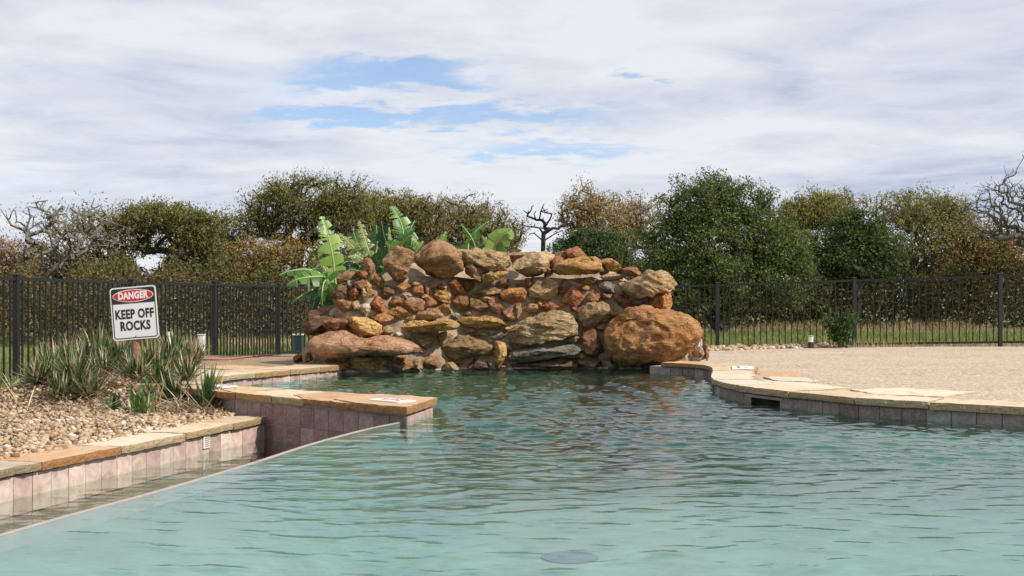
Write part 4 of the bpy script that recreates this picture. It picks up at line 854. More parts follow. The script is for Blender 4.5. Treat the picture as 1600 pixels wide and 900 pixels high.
# ------------------------------------------------------------------ small things by the fences
def post_thing(name, u, v, Y, w, h, mat, label, cat):
    c = P(u, v, Y); e_ = empty(name, (c.x, c.y, c.z), label, cat); mb = MB(); mb.box((0, 0, h/2), (w, w, h)); o = mb.build('body', mat, e_); bevel_mesh(o.data, w*.08)
    return e_
e_ = post_thing('marker_post', 315, 551, 17.2, .085, .25, MAT['white'], 'short white square post behind the black fence near the yuccas', 'post'); mb = MB(); mb.box((0, 0, .256), (.10, .10, .012)); mb.build('cap', MAT['white'], e_)
e_ = post_thing('utility_box', 466, 556, 21.6, .20, .37, MAT['greenbox'], 'dark green utility box behind the fence beside the rock pile', 'utility box'); mb = MB(); mb.box((0, 0, .378), (.22, .22, .02)); mb.build('lid', MAT['white'], e_)
c = P(264, 540, 14.6); e_ = empty('pipe_stub', (c.x, c.y, c.z), 'small white pipe stub poking up behind the yuccas', 'pipe'); mb = MB(); mb.tube([(0, 0, -.1), (0, 0, .14)], .022, 12); mb.build('body', MAT['white'], e_); mb = MB(); mb.tube([(0, 0, .12), (0, 0, .165)], .033, 12); mb.build('cap', MAT['white'], e_)
c = P(1267, 545, 20.6); e_ = empty('bollard_light', (c.x, c.y, c.z), 'small black bollard light with pale top at the deck edge', 'bollard light')
mb = MB(); mb.tube([(0, 0, -.05), (0, 0, .115)], .047, 16); mb.build('body', MAT['blackplastic'], e_); mb = MB(); mb.tube([(0, 0, .115), (0, 0, .205)], .044, 16); mb.build('lens', MAT['white'], e_); mb = MB(); mb.tube([(0, 0, .205), (0, 0, .222), (0, 0, .228)], [.052, .052, .03], 16); mb.build('cap', simple('grey_cap', (.30, .30, .30), .5), e_)
hp = [on_z(-30, 624, -.13), on_z(15, 613, -.13), on_z(40, 606, -.135), on_z(60, 600, -.14), Vector((-4.6, 13.6, -.12)), Vector((-4.25, 14.2, .04)), P(345, 571, 14.0), P(385, 567, 14.6), P(425, 563, 15.2)]
hp2, _ = smooth_path([(p.x, p.y) for p in hp], .08); hs = np.interp(np.linspace(0, 1, len(hp2)), np.linspace(0, 1, len(hp)), [p.z for p in hp])
mb = MB(); mb.tube([(p[0], p[1], float(bed_z(p[0], p[1]))+.012) for p in hp2], .010, 8); tag(mb.build('garden_hose', MAT['hose'], None, True), 'red garden hose lying on the ground along the black fence', 'hose')

# ------------------------------------------------------------------ plants
def blade(mbV, mbF, base, az, el, L, w, droop, fold=.15, seg=5):
    d = Vector((math.cos(az)*math.cos(el), math.sin(az)*math.cos(el), math.sin(el))); side = Vector((-math.sin(az), math.cos(az), 0)); p = Vector(base); b0 = len(mbV)
    for i in range(seg+1):
        t = i/seg; ww = w*(1-t**2.2)*(.55+.9*min(1, t*4)*.5)
        if i < seg: mbV += [tuple(p-side*ww+Vector((0, 0, ww*fold))), tuple(p+side*ww+Vector((0, 0, ww*fold)))]
        else: mbV.append(tuple(p))
        d = (d+Vector((0, 0, -droop*t))).normalized(); p = p+d*(L/seg)
    for i in range(seg-1): mbF.append((b0+2*i, b0+2*i+1, b0+2*i+3, b0+2*i+2))
    mbF.append((b0+2*seg-2, b0+2*seg-1, b0+2*seg))
def yucca(x, y, L, n, label, group, dead=.35, mat='yucca', w=.012, elr=(.25, 1.45), wid=None):
    z = float(bed_z(x, y)); e_ = empty('yucca_plant', (x, y, z), label, 'yucca', group)
    V, F = [], []
    for i in range(n):
        el = random.uniform(*elr); blade(V, F, (random.uniform(-.04, .04), random.uniform(-.04, .04), .02), random.random()*6.28, el, L*random.uniform(.6, 1.05), w*random.uniform(.8, 1.3), random.uniform(.0, .10)*(1.5-el/1.5))
    obj('leaf_rosette', mesh_pd('leaf_rosette', V, F, MAT[mat], True), e_)
    V, F = [], []
    for i in range(int(n*dead)):
        blade(V, F, (random.uniform(-.06, .06), random.uniform(-.06, .06), .03), random.random()*6.28, random.uniform(.1, 1.45), L*random.uniform(.5, 1.0), w*.7, random.uniform(.02, .28))
    if V: obj('dry_leaf_skirt', mesh_pd('dry_leaf_skirt', V, F, MAT['straw'], True), e_)
    mb = MB(); mb.tube([(0, 0, -.05), (0, 0, .06)], [.04, .03], 8); mb.build('stem', MAT['wood'], e_)
    return e_
GY = 'yuccas in the gravel bed'
YU = [(150, 11.3, .44, 95, .9, 'large dark yucca with dry tan tips between the fence and the danger sign'), (112, 11.5, .40, 80, 1.0, 'shaggy yucca with many dry leaves at the fence end of the bed'),
    (185, 11.0, .38, 85, 1.0, 'bushy yucca with straw coloured tips just beside the danger sign'), (236, 10.75, .34, 80, .7, 'grey green yucca growing around the foot of the sign post'),
    (213, 10.15, .27, 64, .8, 'low tangled yucca in front of the danger sign'), (265, 10.9, .30, 60, .8, 'sprawling yucca with dry leaves beyond the danger sign'), (272, 12.7, .40, 80, .25, 'upright dark green yucca standing alone behind the sign near the fence'),
    (300, 12.4, .32, 50, 1.6, 'nearly dead straw coloured yucca beside the white post'), (80, 10.2, .34, 75, .6, 'wide low yucca at the hose end of the bed'), (118, 9.9, .32, 75, .7, 'dark low yucca spilling over dry leaves onto the pebbles'),
    (160, 10.3, .28, 60, 1.0, 'yucca half buried in dry leaves in the middle of the bed'), (250, 9.9, .24, 50, .6, 'low spreading yucca beside the small bright green plants'), (322, 9.2, .38, 26, .1, 'single spiky yucca next to the cross wall coping'), (272, 9.5, .30, 26, .3, 'small sparse yucca next to the spiky one by the cross wall')]
for u, d, L, n_, dead, lab in YU: yucca((u-UC)/FP*d, d, L*1.12, int(n_*1.5), lab, GY, dead, 'yucca', .0125 if L > .35 else .011, (.15, 1.4) if n_ > 30 else (.75, 1.4))
for u, d, L, n_ in [(95, 9.6, .27, 55), (140, 9.65, .26, 55), (62, 10.0, .28, 50), (238, 9.5, .24, 45), (132, 10.8, .38, 80), (222, 11.2, .36, 70), (292, 10.2, .26, 45), (205, 10.9, .33, 70)]: yucca((u-UC)/FP*d, d, L*1.02, int(n_*1.3), 'grey green yucca packed in the middle of the yucca clump', 'yuccas packed in the clump', .6, 'yucca', .011, (.1, 1.4))
for u, d, L, n_, lab in [(175, 9.15, .22, 20, 'small yucca offset with dark blades at the pebble edge'), (216, 9.05, .25, 24, 'bright green leafy plant among the pebbles below the sign'), (228, 8.85, .20, 18, 'little bright green plant nearest the basin coping')]:
    yucca((u-UC)/FP*d, d, L, n_, lab, 'small green plants in the gravel bed', .1, 'lily' if 'bright' in lab else 'yucca', .013, (.6, 1.45))
V, F = [], []
for _ in range(4200):                                # fallen dry leaves
    a, b = random.gauss(0, 1), random.gauss(0, 1); y = 10.1+b*.75; x = -3.15+a*.55
    if random.random() < .28: y = 9.25+random.gauss(0, .22); x = -2.35+random.gauss(0, .22)
    if x > bed_r(y)-.03 or y > 13: continue
    blade(V, F, (x, y, float(bed_z(x, y))+random.uniform(.02, .07)), random.random()*6.28, random.gauss(.05, .28), random.uniform(.12, .36), random.uniform(.003, .007), random.uniform(0, .2), .2, 3)
o = obj('dry_leaf_litter', mesh_pd('dry_leaf_litter', V, F, MAT['straw'], True)); o['kind'] = 'stuff'; tag(o, 'dry straw coloured leaves fallen around the yuccas', 'leaf litter')

# banana plants behind the rocks
def banana_mat(name, c0, c1):
    k = M(name); v = k.coord(); r = k.island(); c = k.mix(k.ramp(k.math('ADD', k.math('MULTIPLY', r, .6), k.math('MULTIPLY', k.noise(v, 6, 4), .5)), [(.2, 0), (.9, 1)]), c0, c1)
    k.set('Base Color', c); k.set('Roughness', .38); k.set('Specular IOR Level', .45)
    tr = k.n('ShaderNodeBsdfTranslucent'); k.l(c, tr.inputs[0]); ms = k.n('ShaderNodeMixShader'); ms.inputs[0].default_value = .35; k.l(k.b.outputs[0], ms.inputs[1]); k.l(tr.outputs[0], ms.inputs[2]); k.l(ms.outputs[0], k.out.inputs[0]); return k.m
BM = [banana_mat('banana_leaf', (.05, .14, .025), (.17, .31, .075)), banana_mat('banana_leaf_bright', (.13, .27, .04), (.34, .47, .12)), banana_mat('banana_leaf_dark', (.018, .06, .018), (.05, .12, .035)), banana_mat('banana_leaf_dry', (.15, .20, .05), (.36, .40, .16))]
RIB = simple('banana_rib', (.35, .42, .16), .5)
def banana_leaf(par, O, pts, wmax, mi, face, torn=.6):
    """pts: midrib points in space; face: direction the upper side looks to; the blade is torn into strips along the veins"""
    A, s = [], []; pts = [Vector(p) for p in pts]; n = 34
    arr = np.array([p[:] for p in pts]); d = np.r_[0, np.cumsum(np.linalg.norm(np.diff(arr, axis=0), axis=1))]; q = np.linspace(0, d[-1], n+1)
    tt = np.linspace(0, 1, len(pts)); C = [Vector((np.interp(x, d, arr[:, 0]), np.interp(x, d, arr[:, 1]), np.interp(x, d, arr[:, 2]))) for x in q]
    C = [C[0]]+[(C[max(i-2, 0)]+C[i-1]+C[i]*2+C[i+1]+C[min(i+2, n)])/6 for i in range(1, n)]+[C[-1]]
    V, F = [], []; face = Vector(face).normalized(); wmax *= .92
    for sd in (-1, 1):
        i = 2; 
        while i < n:
            k = min(n, i+random.choice((1, 1, 1, 2))) if random.random() < torn else min(n, i+4)
            dr = random.uniform(-.15, .8)*torn; ln = random.uniform(1-.45*torn, 1.08)
            def edge(j, f, shrink):
                t = (C[min(j+1, n)]-C[max(j-1, 0)]).normalized(); sv = t.cross(face).normalized()*sd; x = j/n
                w = wmax*max(.03, math.sin(math.pi*min(1, max(0, (x-.06)/.97))**.8)**.65)*ln
                sw = sv*(w*f)+t*(w*f*.35); return C[j]+sw*(1-shrink)+Vector((0, 0, -dr*w*f*f))+face*(.25*w*f*(1-f))
            b0 = len(V); m_ = 4
            for f in range(m_+1):
                ff = f/m_; V.append(tuple(edge(i, ff, 0)-O)); a1 = edge(k, ff, 0); a0 = edge(i, ff, 0)
                V.append(tuple(a0.lerp(a1, 1-.5*torn*ff)-O))
            for f in range(m_): F.append((b0+2*f, b0+2*f+1, b0+2*f+3, b0+2*f+2))
            i = k
    lf = obj('leaf', mesh_pd('leaf', V, F, BM[mi], True), par); mb = MB(); mb.tube([c-O for c in C], [lerp(.020, .004, i/n) for i in range(n+1)], 6); mb.build('midrib', RIB, lf, True)
def banana(x, y, h, label, leaves):
    z = .0; O = Vector((x, y, z)); e_ = empty('banana_plant', O, label, 'banana plant', 'banana plants behind the rocks'); mb = MB(); mb.tube([(0, 0, -.2), (.01, 0, h*.5), (0, .02, h)], [.075, .06, .035], 12); mb.build('trunk', simple('banana_trunk', (.22, .24, .09), .7, 0, (14, .5, .02), .3, 6), e_, True)
    top = Vector((x, y, h))
    for (pp_, w, mi, fc, torn) in leaves: banana_leaf(e_, O, [top]+[P(a, b, y+dd) for a, b, dd in pp_], w, mi, fc, torn)
banana(-2.10, 14.75, .62, 'banana plant with drooping torn leaves beside the rock pile', [
    ([(524, 440, -.05), (520, 400, -.1), (512, 365, -.1), (503, 338, -.05)], .19, 1, (.5, -1, .25), .75),
    ([(500, 425, -.1), (475, 420, -.2), (448, 424, -.3), (436, 430, -.3)], .13, 0, (0, -.5, 1), .55), ([(510, 432, -.25), (490, 432, -.35), (462, 436, -.45), (448, 446, -.45)], .17, 0, (-.1, -.9, .6), .8),
    ([(512, 436, -.3), (506, 440, -.4), (503, 458, -.5), (504, 478, -.5)], .12, 0, (-.5, -.8, .3), .8), ([(505, 440, -.15), (490, 452, -.3), (470, 462, -.35), (455, 474, -.35)], .12, 2, (-.2, -.7, .8), .7),
    ([(508, 420, .1), (498, 410, .1), (486, 404, .1)], .10, 3, (0, -1, .4), .9), ([(535, 430, .1), (548, 420, .1), (562, 424, 0)], .11, 2, (0, -.6, 1), .4), ([(500, 450, 0), (492, 470, -.1), (488, 482, -.1)], .14, 2, (-.4, -1, .2), .5)])
banana(-1.75, 15.3, .70, 'banana plant with pale ragged leaves in the middle of the clump', [
    ([(585, 420, 0), (575, 390, 0), (566, 360, .05), (561, 345, .05)], .13, 3, (.3, -1, .2), 1.0), ([(580, 420, 0), (560, 395, 0), (540, 374, .05), (530, 365, .1)], .16, 3, (-.2, -.8, .7), .95),
    ([(584, 420, -.1), (578, 402, -.1), (560, 420, -.15), (552, 434, -.15)], .12, 2, (-.4, -.8, .4), .8), ([(590, 415, -.05), (598, 392, -.1), (612, 380, -.1)], .14, 0, (.3, -.8, .5), .9), ([(585, 415, .1), (560, 385, .2), (552, 362, .2)], .17, 0, (0, -1, .2), .7), ([(570, 425, -.1), (556, 410, -.15), (540, 408, -.2), (530, 418, -.2)], .15, 2, (-.2, -.8, .6), .8), ([(580, 420, .15), (590, 385, .2), (588, 352, .2)], .18, 2, (.3, -1, .2), .7), ([(575, 425, -.1), (570, 408, -.2), (556, 398, -.25), (543, 402, -.3)], .11, 3, (-.2, -.9, .5), 1.0)])
banana(-1.35, 15.0, .80, 'tallest banana plant with folded glossy leaves behind the dark crest boulder', [
    ([(622, 395, 0), (632, 370, 0), (626, 345, 0), (612, 322, .05)], .20, 0, (.5, -1, .2), .8), ([(615, 395, -.05), (609, 375, -.05), (608, 355, -.05)], .05, 1, (.7, -1, .1), .2),
    ([(624, 392, -.1), (634, 372, -.15), (645, 366, -.2), (655, 384, -.2)], .17, 0, (.3, -1, .5), .6), ([(610, 395, .1), (600, 368, .1), (596, 345, .1)], .17, 2, (-.4, -1, .2), .6), ([(628, 390, -.05), (645, 385, -.1), (662, 378, -.1)], .10, 1, (.2, -.9, .5), .8),
    ([(622, 390, .1), (640, 360, .1), (648, 345, .15)], .12, 2, (0, -1, .3), .5)])
banana(-.45, 15.3, .85, 'banana plant with crossed feathery leaves behind the tan crest boulder', [
    ([(745, 392, 0), (738, 372, 0), (727, 358, 0), (720, 350, 0)], .11, 0, (-.4, -1, .2), .9), ([(730, 385, .1), (742, 362, .1), (756, 350, .1), (764, 346, .1)], .11, 0, (.2, -1, -.2), .9), ([(715, 390, 0), (706, 384, 0), (698, 395, 0)], .10, 2, (-.3, -1, .4), .6),
    ([(690, 390, 0), (690, 374, 0), (697, 362, 0)], .10, 1, (.2, -1, .5), .4)])
banana(-.15, 15.1, .85, 'banana plant with one broad bright folded leaf behind the tan crest boulder', [
    ([(772, 388, 0), (782, 372, -.05), (793, 362, -.1), (801, 372, -.15)], .17, 1, (.35, -1, .35), .25), ([(774, 388, 0), (768, 376, 0), (776, 364, 0), (790, 358, 0)], .13, 0, (-.5, -1, .4), .15), ([(770, 390, 0), (760, 380, 0), (753, 367, 0)], .07, 1, (-.3, -1, .3), .9)])

# ------------------------------------------------------------------ trees
def leaves_mesh(name, C, size, aspect, up, mat):
    N = len(C); size = np.asarray(size).reshape(-1, 1); a = rng.normal(size=(N, 3)); a[:, 2] += up; a /= np.linalg.norm(a, axis=1, keepdims=True); b = rng.normal(size=(N, 3)); b -= (b*a).sum(1, keepdims=True)*a; b /= np.linalg.norm(b, axis=1, keepdims=True)
    L = size*rng.uniform(.6, 1.35, N)[:, None]; W = L*aspect
    V = np.stack([C-a*L*.4+b*W*.6, C+a*L*.6, C-a*L*.4-b*W*.6], 1); F = np.arange(3*N).reshape(-1, 3)
    return mesh_np(name, V, F, mat, False)
DSC = [(-100, .70), (100, .74), (300, .80), (450, .86), (600, .92), (800, 1.0), (1700, 1.0)]
def tree(label, d, base_u, lobes, leaf_col, bark_col, n_t=260, n_leaf=9000, lsize=.13, aspect=.5, up=.6, clump=.30, r_tip=.010, trunk_lean=0, fork=.35, group='trees beyond the fence', name='tree', depth=.8, wig=.10, forks=1, zbase=None, pw=.40, bright=2.5, wob=.13, fz=.5):
    n_t = int(n_t*1.7); clump = clump*.72; n_leaf = int(n_leaf*(2.2 if aspect > .5 else 1.4)); r_tip = r_tip*1.2; d = d*interp(base_u, DSC); gzv = float(ground_z((base_u-UC)/FP*d, d)); B = Vector(((base_u-UC)/FP*d, d, gzv-.1)); k = d/FP
    e_ = empty(name, B, label, 'tree', group)
    Ls = [(np.array(P(u, v, d)), ru*k, rv*k) for u, v, ru, rv in lobes]; wts = np.array([a[1]*a[2] for a in Ls]); wts = wts/wts.sum()
    def sample(n, shell):
        out = []
        for i in rng.choice(len(Ls), n, p=wts):
            c, ru, rv = Ls[i]; v = rng.normal(size=3); v /= np.linalg.norm(v); rr = rng.random()**(1/3) if shell == 0 else max(rng.random()**.45, rng.random()**.45)
            rr *= .72+.62*abs(mnoise.noise(Vector(v*2.3)+Vector((i*3.7, base_u*.13, 0)))*1.6)+(.35*rng.random() if rng.random() < .10 else 0); out.append(c+v*rr*np.array([ru, max(ru, rv)*depth*.8, rv])*1.08)
        return np.array(out)
    T = sample(n_t, 1); cen = T.mean(0); low = np.array([cen[0], cen[1], max(B.z+.3, T[:, 2].min())])
    fk = np.array(B)+(low-np.array(B))*np.array([fork, fork, 1.0])*np.array([.9, .9, fz]); fk[0] += trunk_lean; 
    nodes = [np.array(B)]; par = [-1]; dirs = [np.array([0, 0, 1.])]
    m_ = 6
    for i in range(1, m_+1):
        t = i/m_; p = np.array(B)*(1-t)+fk*t+np.array([wig*math.sin(t*4+base_u), 0, 0])*t*(1-t)*4; nodes.append(p); par.append(len(nodes)-2); dirs.append((nodes[-1]-nodes[-2])/np.linalg.norm(nodes[-1]-nodes[-2]))
    order = np.argsort(np.linalg.norm(T-fk, axis=1)); tips = []; seg = max(.22, .010*d*.7)
    for ti in order:
        tg = T[ti]; A = np.array(nodes[3:]); dv = tg-A; ds = np.linalg.norm(dv, axis=1); dd = np.array(dirs[3:]); cosv = (dv*dd).sum(1)/np.maximum(ds, 1e-4)
        j = int(np.argmin(ds*(1.45-.45*cosv)))+3; L = np.linalg.norm(tg-nodes[j]); st = max(1, int(L/seg)); p = nodes[j]; dcur = dirs[j]; pi = j
        for s_ in range(1, st+1):
            rem = st-s_+1; dirn = (tg-p)/rem; ln = np.linalg.norm(dirn); wob = rng.normal(size=3)*ln*wob*(1 if s_ < st else .3)
            bend = dcur*ln*.45*(1-s_/st); np_ = p+dirn*(1-.3*(1-s_/st))+bend+wob; nd = np_-p; nd /= max(np.linalg.norm(nd), 1e-5)
            nodes.append(np_); par.append(pi); dirs.append(nd); pi = len(nodes)-1; p = np_; dcur = nd
        tips.append(pi)
    N = len(nodes); cnt = np.zeros(N)
    for t in tips: cnt[t] += 1
    for i in range(N-1, 0, -1): cnt[par[i]] += cnt[i]
    rad = r_tip*np.maximum(cnt, 1)**pw; nodes = np.array(nodes)
    i1 = np.arange(1, N); i0 = np.array(par[1:]); p0, p1 = nodes[i0], nodes[i1]; r1 = rad[i1]; r0 = np.minimum(rad[i0], r1*1.5)
    tv = p1-p0; tv /= np.maximum(np.linalg.norm(tv, axis=1, keepdims=True), 1e-6); ref = np.where(abs(tv[:, 2:3]) < .9, [[0, 0, 1.]], [[1., 0, 0]]); a = np.cross(tv, ref); a /= np.linalg.norm(a, axis=1, keepdims=True); b = np.cross(tv, a); S = 5; V = []
    for (pp_, rr) in ((p0, r0), (p1+tv*.01, r1)):
        for q in range(S): V.append(pp_+(a*math.cos(q*2*math.pi/S)+b*math.sin(q*2*math.pi/S))*rr[:, None])
    V = np.stack(V, 1)-np.array(B); nb = len(i1); base = (np.arange(nb)*2*S)[:, None, None]; q = np.arange(S); f = np.stack([q, (q+1) % S, S+(q+1) % S, S+q], 1)[None]
    obj('trunk', mesh_np('trunk', V, (base+f).reshape(-1, 4), MAT['bark'], True), e_, None, None, bark_col)
    if n_leaf:
        tp = nodes[np.array(tips)]; pick = rng.choice(len(tp), n_leaf); w8 = np.repeat(rng.uniform(.35, 1.25, len(tp))[:, None], 3, 1)
        g_ = rng.normal(size=(n_leaf, 3)); g_ /= np.maximum(1, np.linalg.norm(g_, axis=1, keepdims=True)/1.7); C = tp[pick]+g_*clump*w8[pick]*np.array([1, 1, .8])
        obj('crown', leaves_mesh('crown', C-np.array(B), lsize*.70*d/40, aspect, up, MAT['leaf']), e_, None, None, tuple(bright*x for x in leaf_col))
    return e_
OLIVE = (.080, .078, .024); BROWN = (.100, .086, .042); GREEN = (.045, .062, .018); TANL = (.145, .105, .045); GOLD = (.105, .094, .026); SAGE = (.085, .088, .036); DKB = (.05, .043, .036); GREYB = (.16, .145, .13)
tree('gnarled grey mostly bare tree with crooked limbs rising over the fence', 37, 112, [(70, 375, 72, 55), (50, 335, 45, 30), (120, 360, 55, 45)], BROWN, GREYB, 170, 900, .12, .4, .5, .22, .0085, -.3, .5, wig=.3, wob=.12)
tree('brownish sparse tree tangled with the gnarled bare tree', 40, 150, [(120, 350, 48, 32), (150, 385, 60, 40), (185, 365, 40, 35)], BROWN, GREYB, 260, 3000, .14, .35, .7, .30, .010)
tree('umbrella shaped olive tree with open limbs beneath the crown', 39, 240, [(262, 340, 85, 20), (225, 350, 60, 18), (310, 352, 48, 22), (255, 330, 55, 14), (300, 385, 45, 20), (215, 380, 30, 14)], (.070, .068, .020), DKB, 320, 12000, .13, .4, .8, .26, .008, .1, .3)
tree('grey green twiggy tree filling the gap after the umbrella tree', 41, 335, [(330, 385, 45, 32), (365, 372, 35, 30), (300, 400, 40, 30)], SAGE, GREYB, 240, 4500, .13, .4, .6, .30, .010)
tree('tall spreading olive brown tree behind the banana plants', 38, 428, [(480, 305, 80, 30), (430, 325, 45, 35), (540, 320, 50, 32), (405, 350, 35, 25), (500, 345, 70, 35)], (.078, .076, .025), DKB, 520, 17000, .13, .32, 1.2, .26, .010, .15, .3)
tree('bronze twiggy tree with yellow green top behind the tall banana', 42, 590, [(600, 325, 45, 26), (570, 345, 50, 35), (630, 335, 45, 30)], (.092, .084, .026), DKB, 320, 10000, .13, .3, 1.2, .28, .010)
tree('broad rust brown twiggy tree behind the crest boulders', 40, 715, [(700, 338, 65, 30), (760, 345, 50, 28), (660, 345, 45, 32), (720, 370, 90, 35), (800, 365, 25, 22)], (.100, .082, .034), DKB, 460, 16000, .13, .28, 1.3, .26, .010)
tree('small black leafless dead tree with forked branches against the sky', 36, 848, [(830, 340, 20, 24), (862, 345, 26, 22), (880, 338, 12, 14), (848, 355, 18, 18)], BROWN, (.02, .018, .018), 40, 0, r_tip=.010, wig=.0, wob=.07, fork=.6, pw=.42, depth=.5)
tree('thin airy olive tree next to the dead tree', 40, 925, [(915, 325, 32, 34), (940, 345, 40, 40), (890, 340, 18, 22)], TANL, GREYB, 280, 5000, .12, .35, 1.0, .24, .009)
tree('pale tan twiggy tree leaning on the big green oak', 42, 985, [(975, 335, 36, 28), (1005, 345, 30, 35), (960, 375, 45, 40)], (.13, .10, .045), GREYB, 300, 7000, .13, .3, 1.1, .28, .009)
tree('small dark evergreen behind the crest of the rock pile', 36, 915, [(915, 385, 38, 25), (945, 400, 40, 30), (890, 400, 25, 20)], (.030, .050, .020), DKB, 200, 9000, .11, .6, .2, .26, .010)
tree('large dense dark green oak rounded at the top', 33, 1125, [(1092, 318, 52, 40), (1160, 325, 48, 40), (1120, 305, 35, 28), (1050, 375, 48, 45), (1130, 385, 95, 65), (1215, 385, 48, 50), (1040, 420, 50, 40), (1225, 430, 50, 45), (1120, 440, 105, 50)], (.050, .066, .022), DKB, 620, 42000, .105, .6, .2, .27, .012, 0, .2, forks=3)
tree('golden topped upright tree behind the big oak', 43, 1285, [(1275, 330, 50, 26), (1310, 325, 40, 24), (1245, 345, 35, 30)], GOLD, GREYB, 300, 10000, .13, .32, 1.3, .28, .010)
tree('dark green oak between the golden trees', 37, 1340, [(1335, 360, 42, 32), (1310, 385, 40, 35), (1370, 390, 40, 35), (1330, 415, 50, 35)], (.035, .052, .018), DKB, 280, 14000, .11, .55, .2, .28, .011)
tree('bare pale twiggy tree poking above the olive crowns', 45, 1395, [(1395, 318, 30, 22), (1420, 320, 25, 22), (1380, 330, 20, 20)], TANL, (.20, .185, .17), 170, 500, .12, .4, .8, .2, .009)
tree('wide soft olive tan tree beside the dark green oak', 40, 1440, [(1435, 330, 50, 30), (1480, 335, 45, 30), (1440, 375, 75, 50), (1500, 370, 45, 40)], (.098, .094, .036), GREYB, 420, 17000, .13, .35, .9, .30, .010)
tree('rusty orange leaved tree under the leafless giant', 39, 1530, [(1535, 385, 50, 40), (1580, 400, 50, 45), (1500, 420, 45, 35)], (.115, .082, .032), DKB, 260, 9000, .13, .4, .7, .30, .010)
tree('tall leafless grey tree with a fan of fine branches', 36, 1640, [(1560, 315, 45, 35), (1600, 300, 45, 38), (1540, 345, 35, 30), (1620, 345, 60, 45), (1660, 320, 50, 45)], BROWN, (.12, .11, .105), 1000, 900, .1, .4, .8, .2, .0045, 0, .5, wob=.05, pw=.46)
tree('sage grey bushy tree tucked beside the big oak', 38, 1250, [(1250, 400, 32, 32), (1270, 420, 35, 35)], SAGE, GREYB, 160, 6000, .12, .45, .5, .28, .010)
tree('russet bush like tree at the fence end beyond the sign', 42, 30, [(40, 405, 60, 28), (-10, 410, 50, 30), (90, 415, 50, 25)], (.13, .080, .045), DKB, 180, 6000, .14, .4, .6, .32, .010)
tree('bronze yellow bushy tree left of the banana leaves', 36, 415, [(400, 405, 50, 28), (440, 395, 40, 25), (375, 420, 40, 25)], (.120, .088, .030), DKB, 220, 8000, .12, .35, .9, .26, .010)

# undergrowth under the trees: one mass of brush nobody could count
prof_u = [(-150, 415), (0, 405), (60, 395), (110, 420), (170, 400), (215, 405), (260, 385), (330, 395), (400, 405), (470, 390), (560, 380), (650, 380), (760, 385), (830, 400), (900, 400), (960, 390), (1040, 420), (1240, 420), (1300, 400), (1400, 400), (1500, 395), (1600, 400), (1760, 400)]
NB = 190000; us = rng.uniform(-150, 1760, NB); dd = np.interp(us, [-150, 80, 380, 520, 800, 1100, 1760], [23, 24, 27.5, 30, 33, 36, 37.5])+rng.uniform(0, 9.5, NB)
topv = np.interp(us, [p[0] for p in prof_u], [p[1] for p in prof_u])+14*np.sin(us*.031)+13*np.sin(us*.083+1)+9*np.sin(us*.19+dd)
X = (us-UC)/FP*dd; gzz = ground_z(X, dd); zt = EYE-(topv-VH)/FP*dd
cell = np.sin(X*2.1+np.sin(dd*1.3)*2)*np.sin(dd*1.7+X*.6); zt = zt-.35*(1-cell)*.6
Z = gzz+(zt-gzz)*rng.random(NB)**.66
o = obj('undergrowth', leaves_mesh('undergrowth', np.stack([X, dd, Z], 1), .0030*dd, .5, .5, MAT['brush'])); o['kind'] = 'stuff'; tag(o, 'dark tangled brush filling the wood edge below the trees', 'undergrowth')
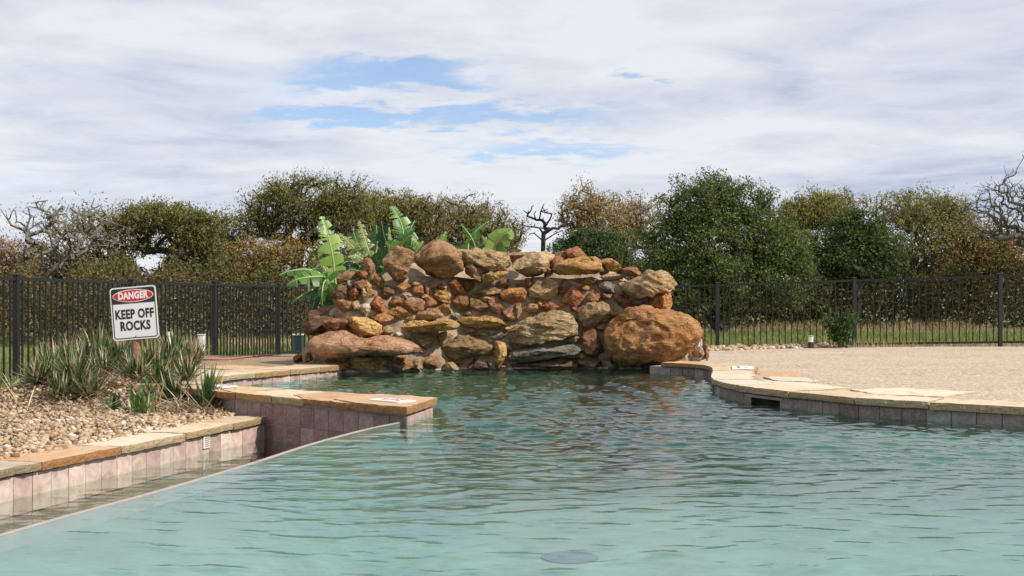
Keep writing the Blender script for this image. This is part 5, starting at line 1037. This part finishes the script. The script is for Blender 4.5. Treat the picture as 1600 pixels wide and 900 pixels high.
# field grass
def grass(name, N, y0, y1, h0, h1, w, mat, label, umin=-120, umax=1720, bias=1.0):
    d = y0+(y1-y0)*rng.random(N)**bias; u = rng.uniform(umin, umax, N); X = (u-UC)/FP*d; keep = ~((X > -4) & (X < 1.5) & (d < 22)); X, d = X[keep], d[keep]; N = len(X)
    patch = .6+.8*np.clip(np.sin(X*.9)*np.sin(d*.7+X*.3)+.4, 0, 1); z = ground_z(X, d); h = (h0+(h1-h0)*rng.random(N))*patch; a = rng.random(N)*6.28; lean = rng.normal(0, .35, (N, 2))*h[:, None]
    V = np.stack([np.stack([X-w*np.cos(a), d-w*np.sin(a), z-.01], 1), np.stack([X+w*np.cos(a), d+w*np.sin(a), z-.01], 1), np.stack([X+lean[:, 0], d+lean[:, 1], z+h], 1)], 1)
    o = obj(name, mesh_np(name, V, np.arange(3*N).reshape(-1, 3), MAT[mat])); o['kind'] = 'stuff'; tag(o, label, 'grass')
grass('grass', 60000, 22.3, 36.5, .04, .13, .012, 'grass', 'short green field grass behind the black fences', 420, 1720)
grass('grass', 30000, 12.5, 27, .04, .13, .012, 'grass', 'green grass beyond the fence near the danger sign', -140, 480)
grass('tall_grass', 12000, 34.5, 37.5, .10, .34, .012, 'tallgrass', 'tall dry tan grass along the foot of the wood', 900, 1720, .6)
grass('tall_grass', 7000, 21.5, 27.5, .06, .26, .010, 'tallgrass', 'dry tan grass at the brush edge beyond the sign', 60, 520, .6)
grass('tall_grass', 2200, 20.7, 22.6, .06, .20, .007, 'tallgrass', 'thin dry grass along the foot of the far fence', 1100, 1700)

# shrub by the right-hand fence
def shrub(x, y, h, w, label):
    z = float(ground_z(x, y)); e_ = empty('shrub', (x, y, z), label, 'shrub'); mb = MB(); C = []
    for i in range(16):
        a = random.random()*6.28; q = [Vector((0, 0, 0)), Vector((math.cos(a)*w*.25, math.sin(a)*w*.25, h*random.uniform(.4, .6))), Vector((math.cos(a)*w*random.uniform(.3, .55), math.sin(a)*w*.5, h*random.uniform(.6, 1.0)))]
        mb.tube(q, [.010, .007, .003], 5)
        for k in range(60):
            t = random.uniform(.25, 1); p = q[0].lerp(q[1], t*2) if t < .5 else q[1].lerp(q[2], t*2-1); C.append(p+Vector((random.gauss(0, .05), random.gauss(0, .05), random.gauss(0, .05))))
    mb.build('stem', MAT['wood'], e_); obj('crown', leaves_mesh('crown', np.array([c[:] for c in C]), .075, .5, .4, MAT['leaf']), e_, None, None, (.05, .10, .03))
shrub((1313-UC)/FP*20.7, 20.7, .68, .50, 'small glossy green shrub standing against the fence behind the deck')
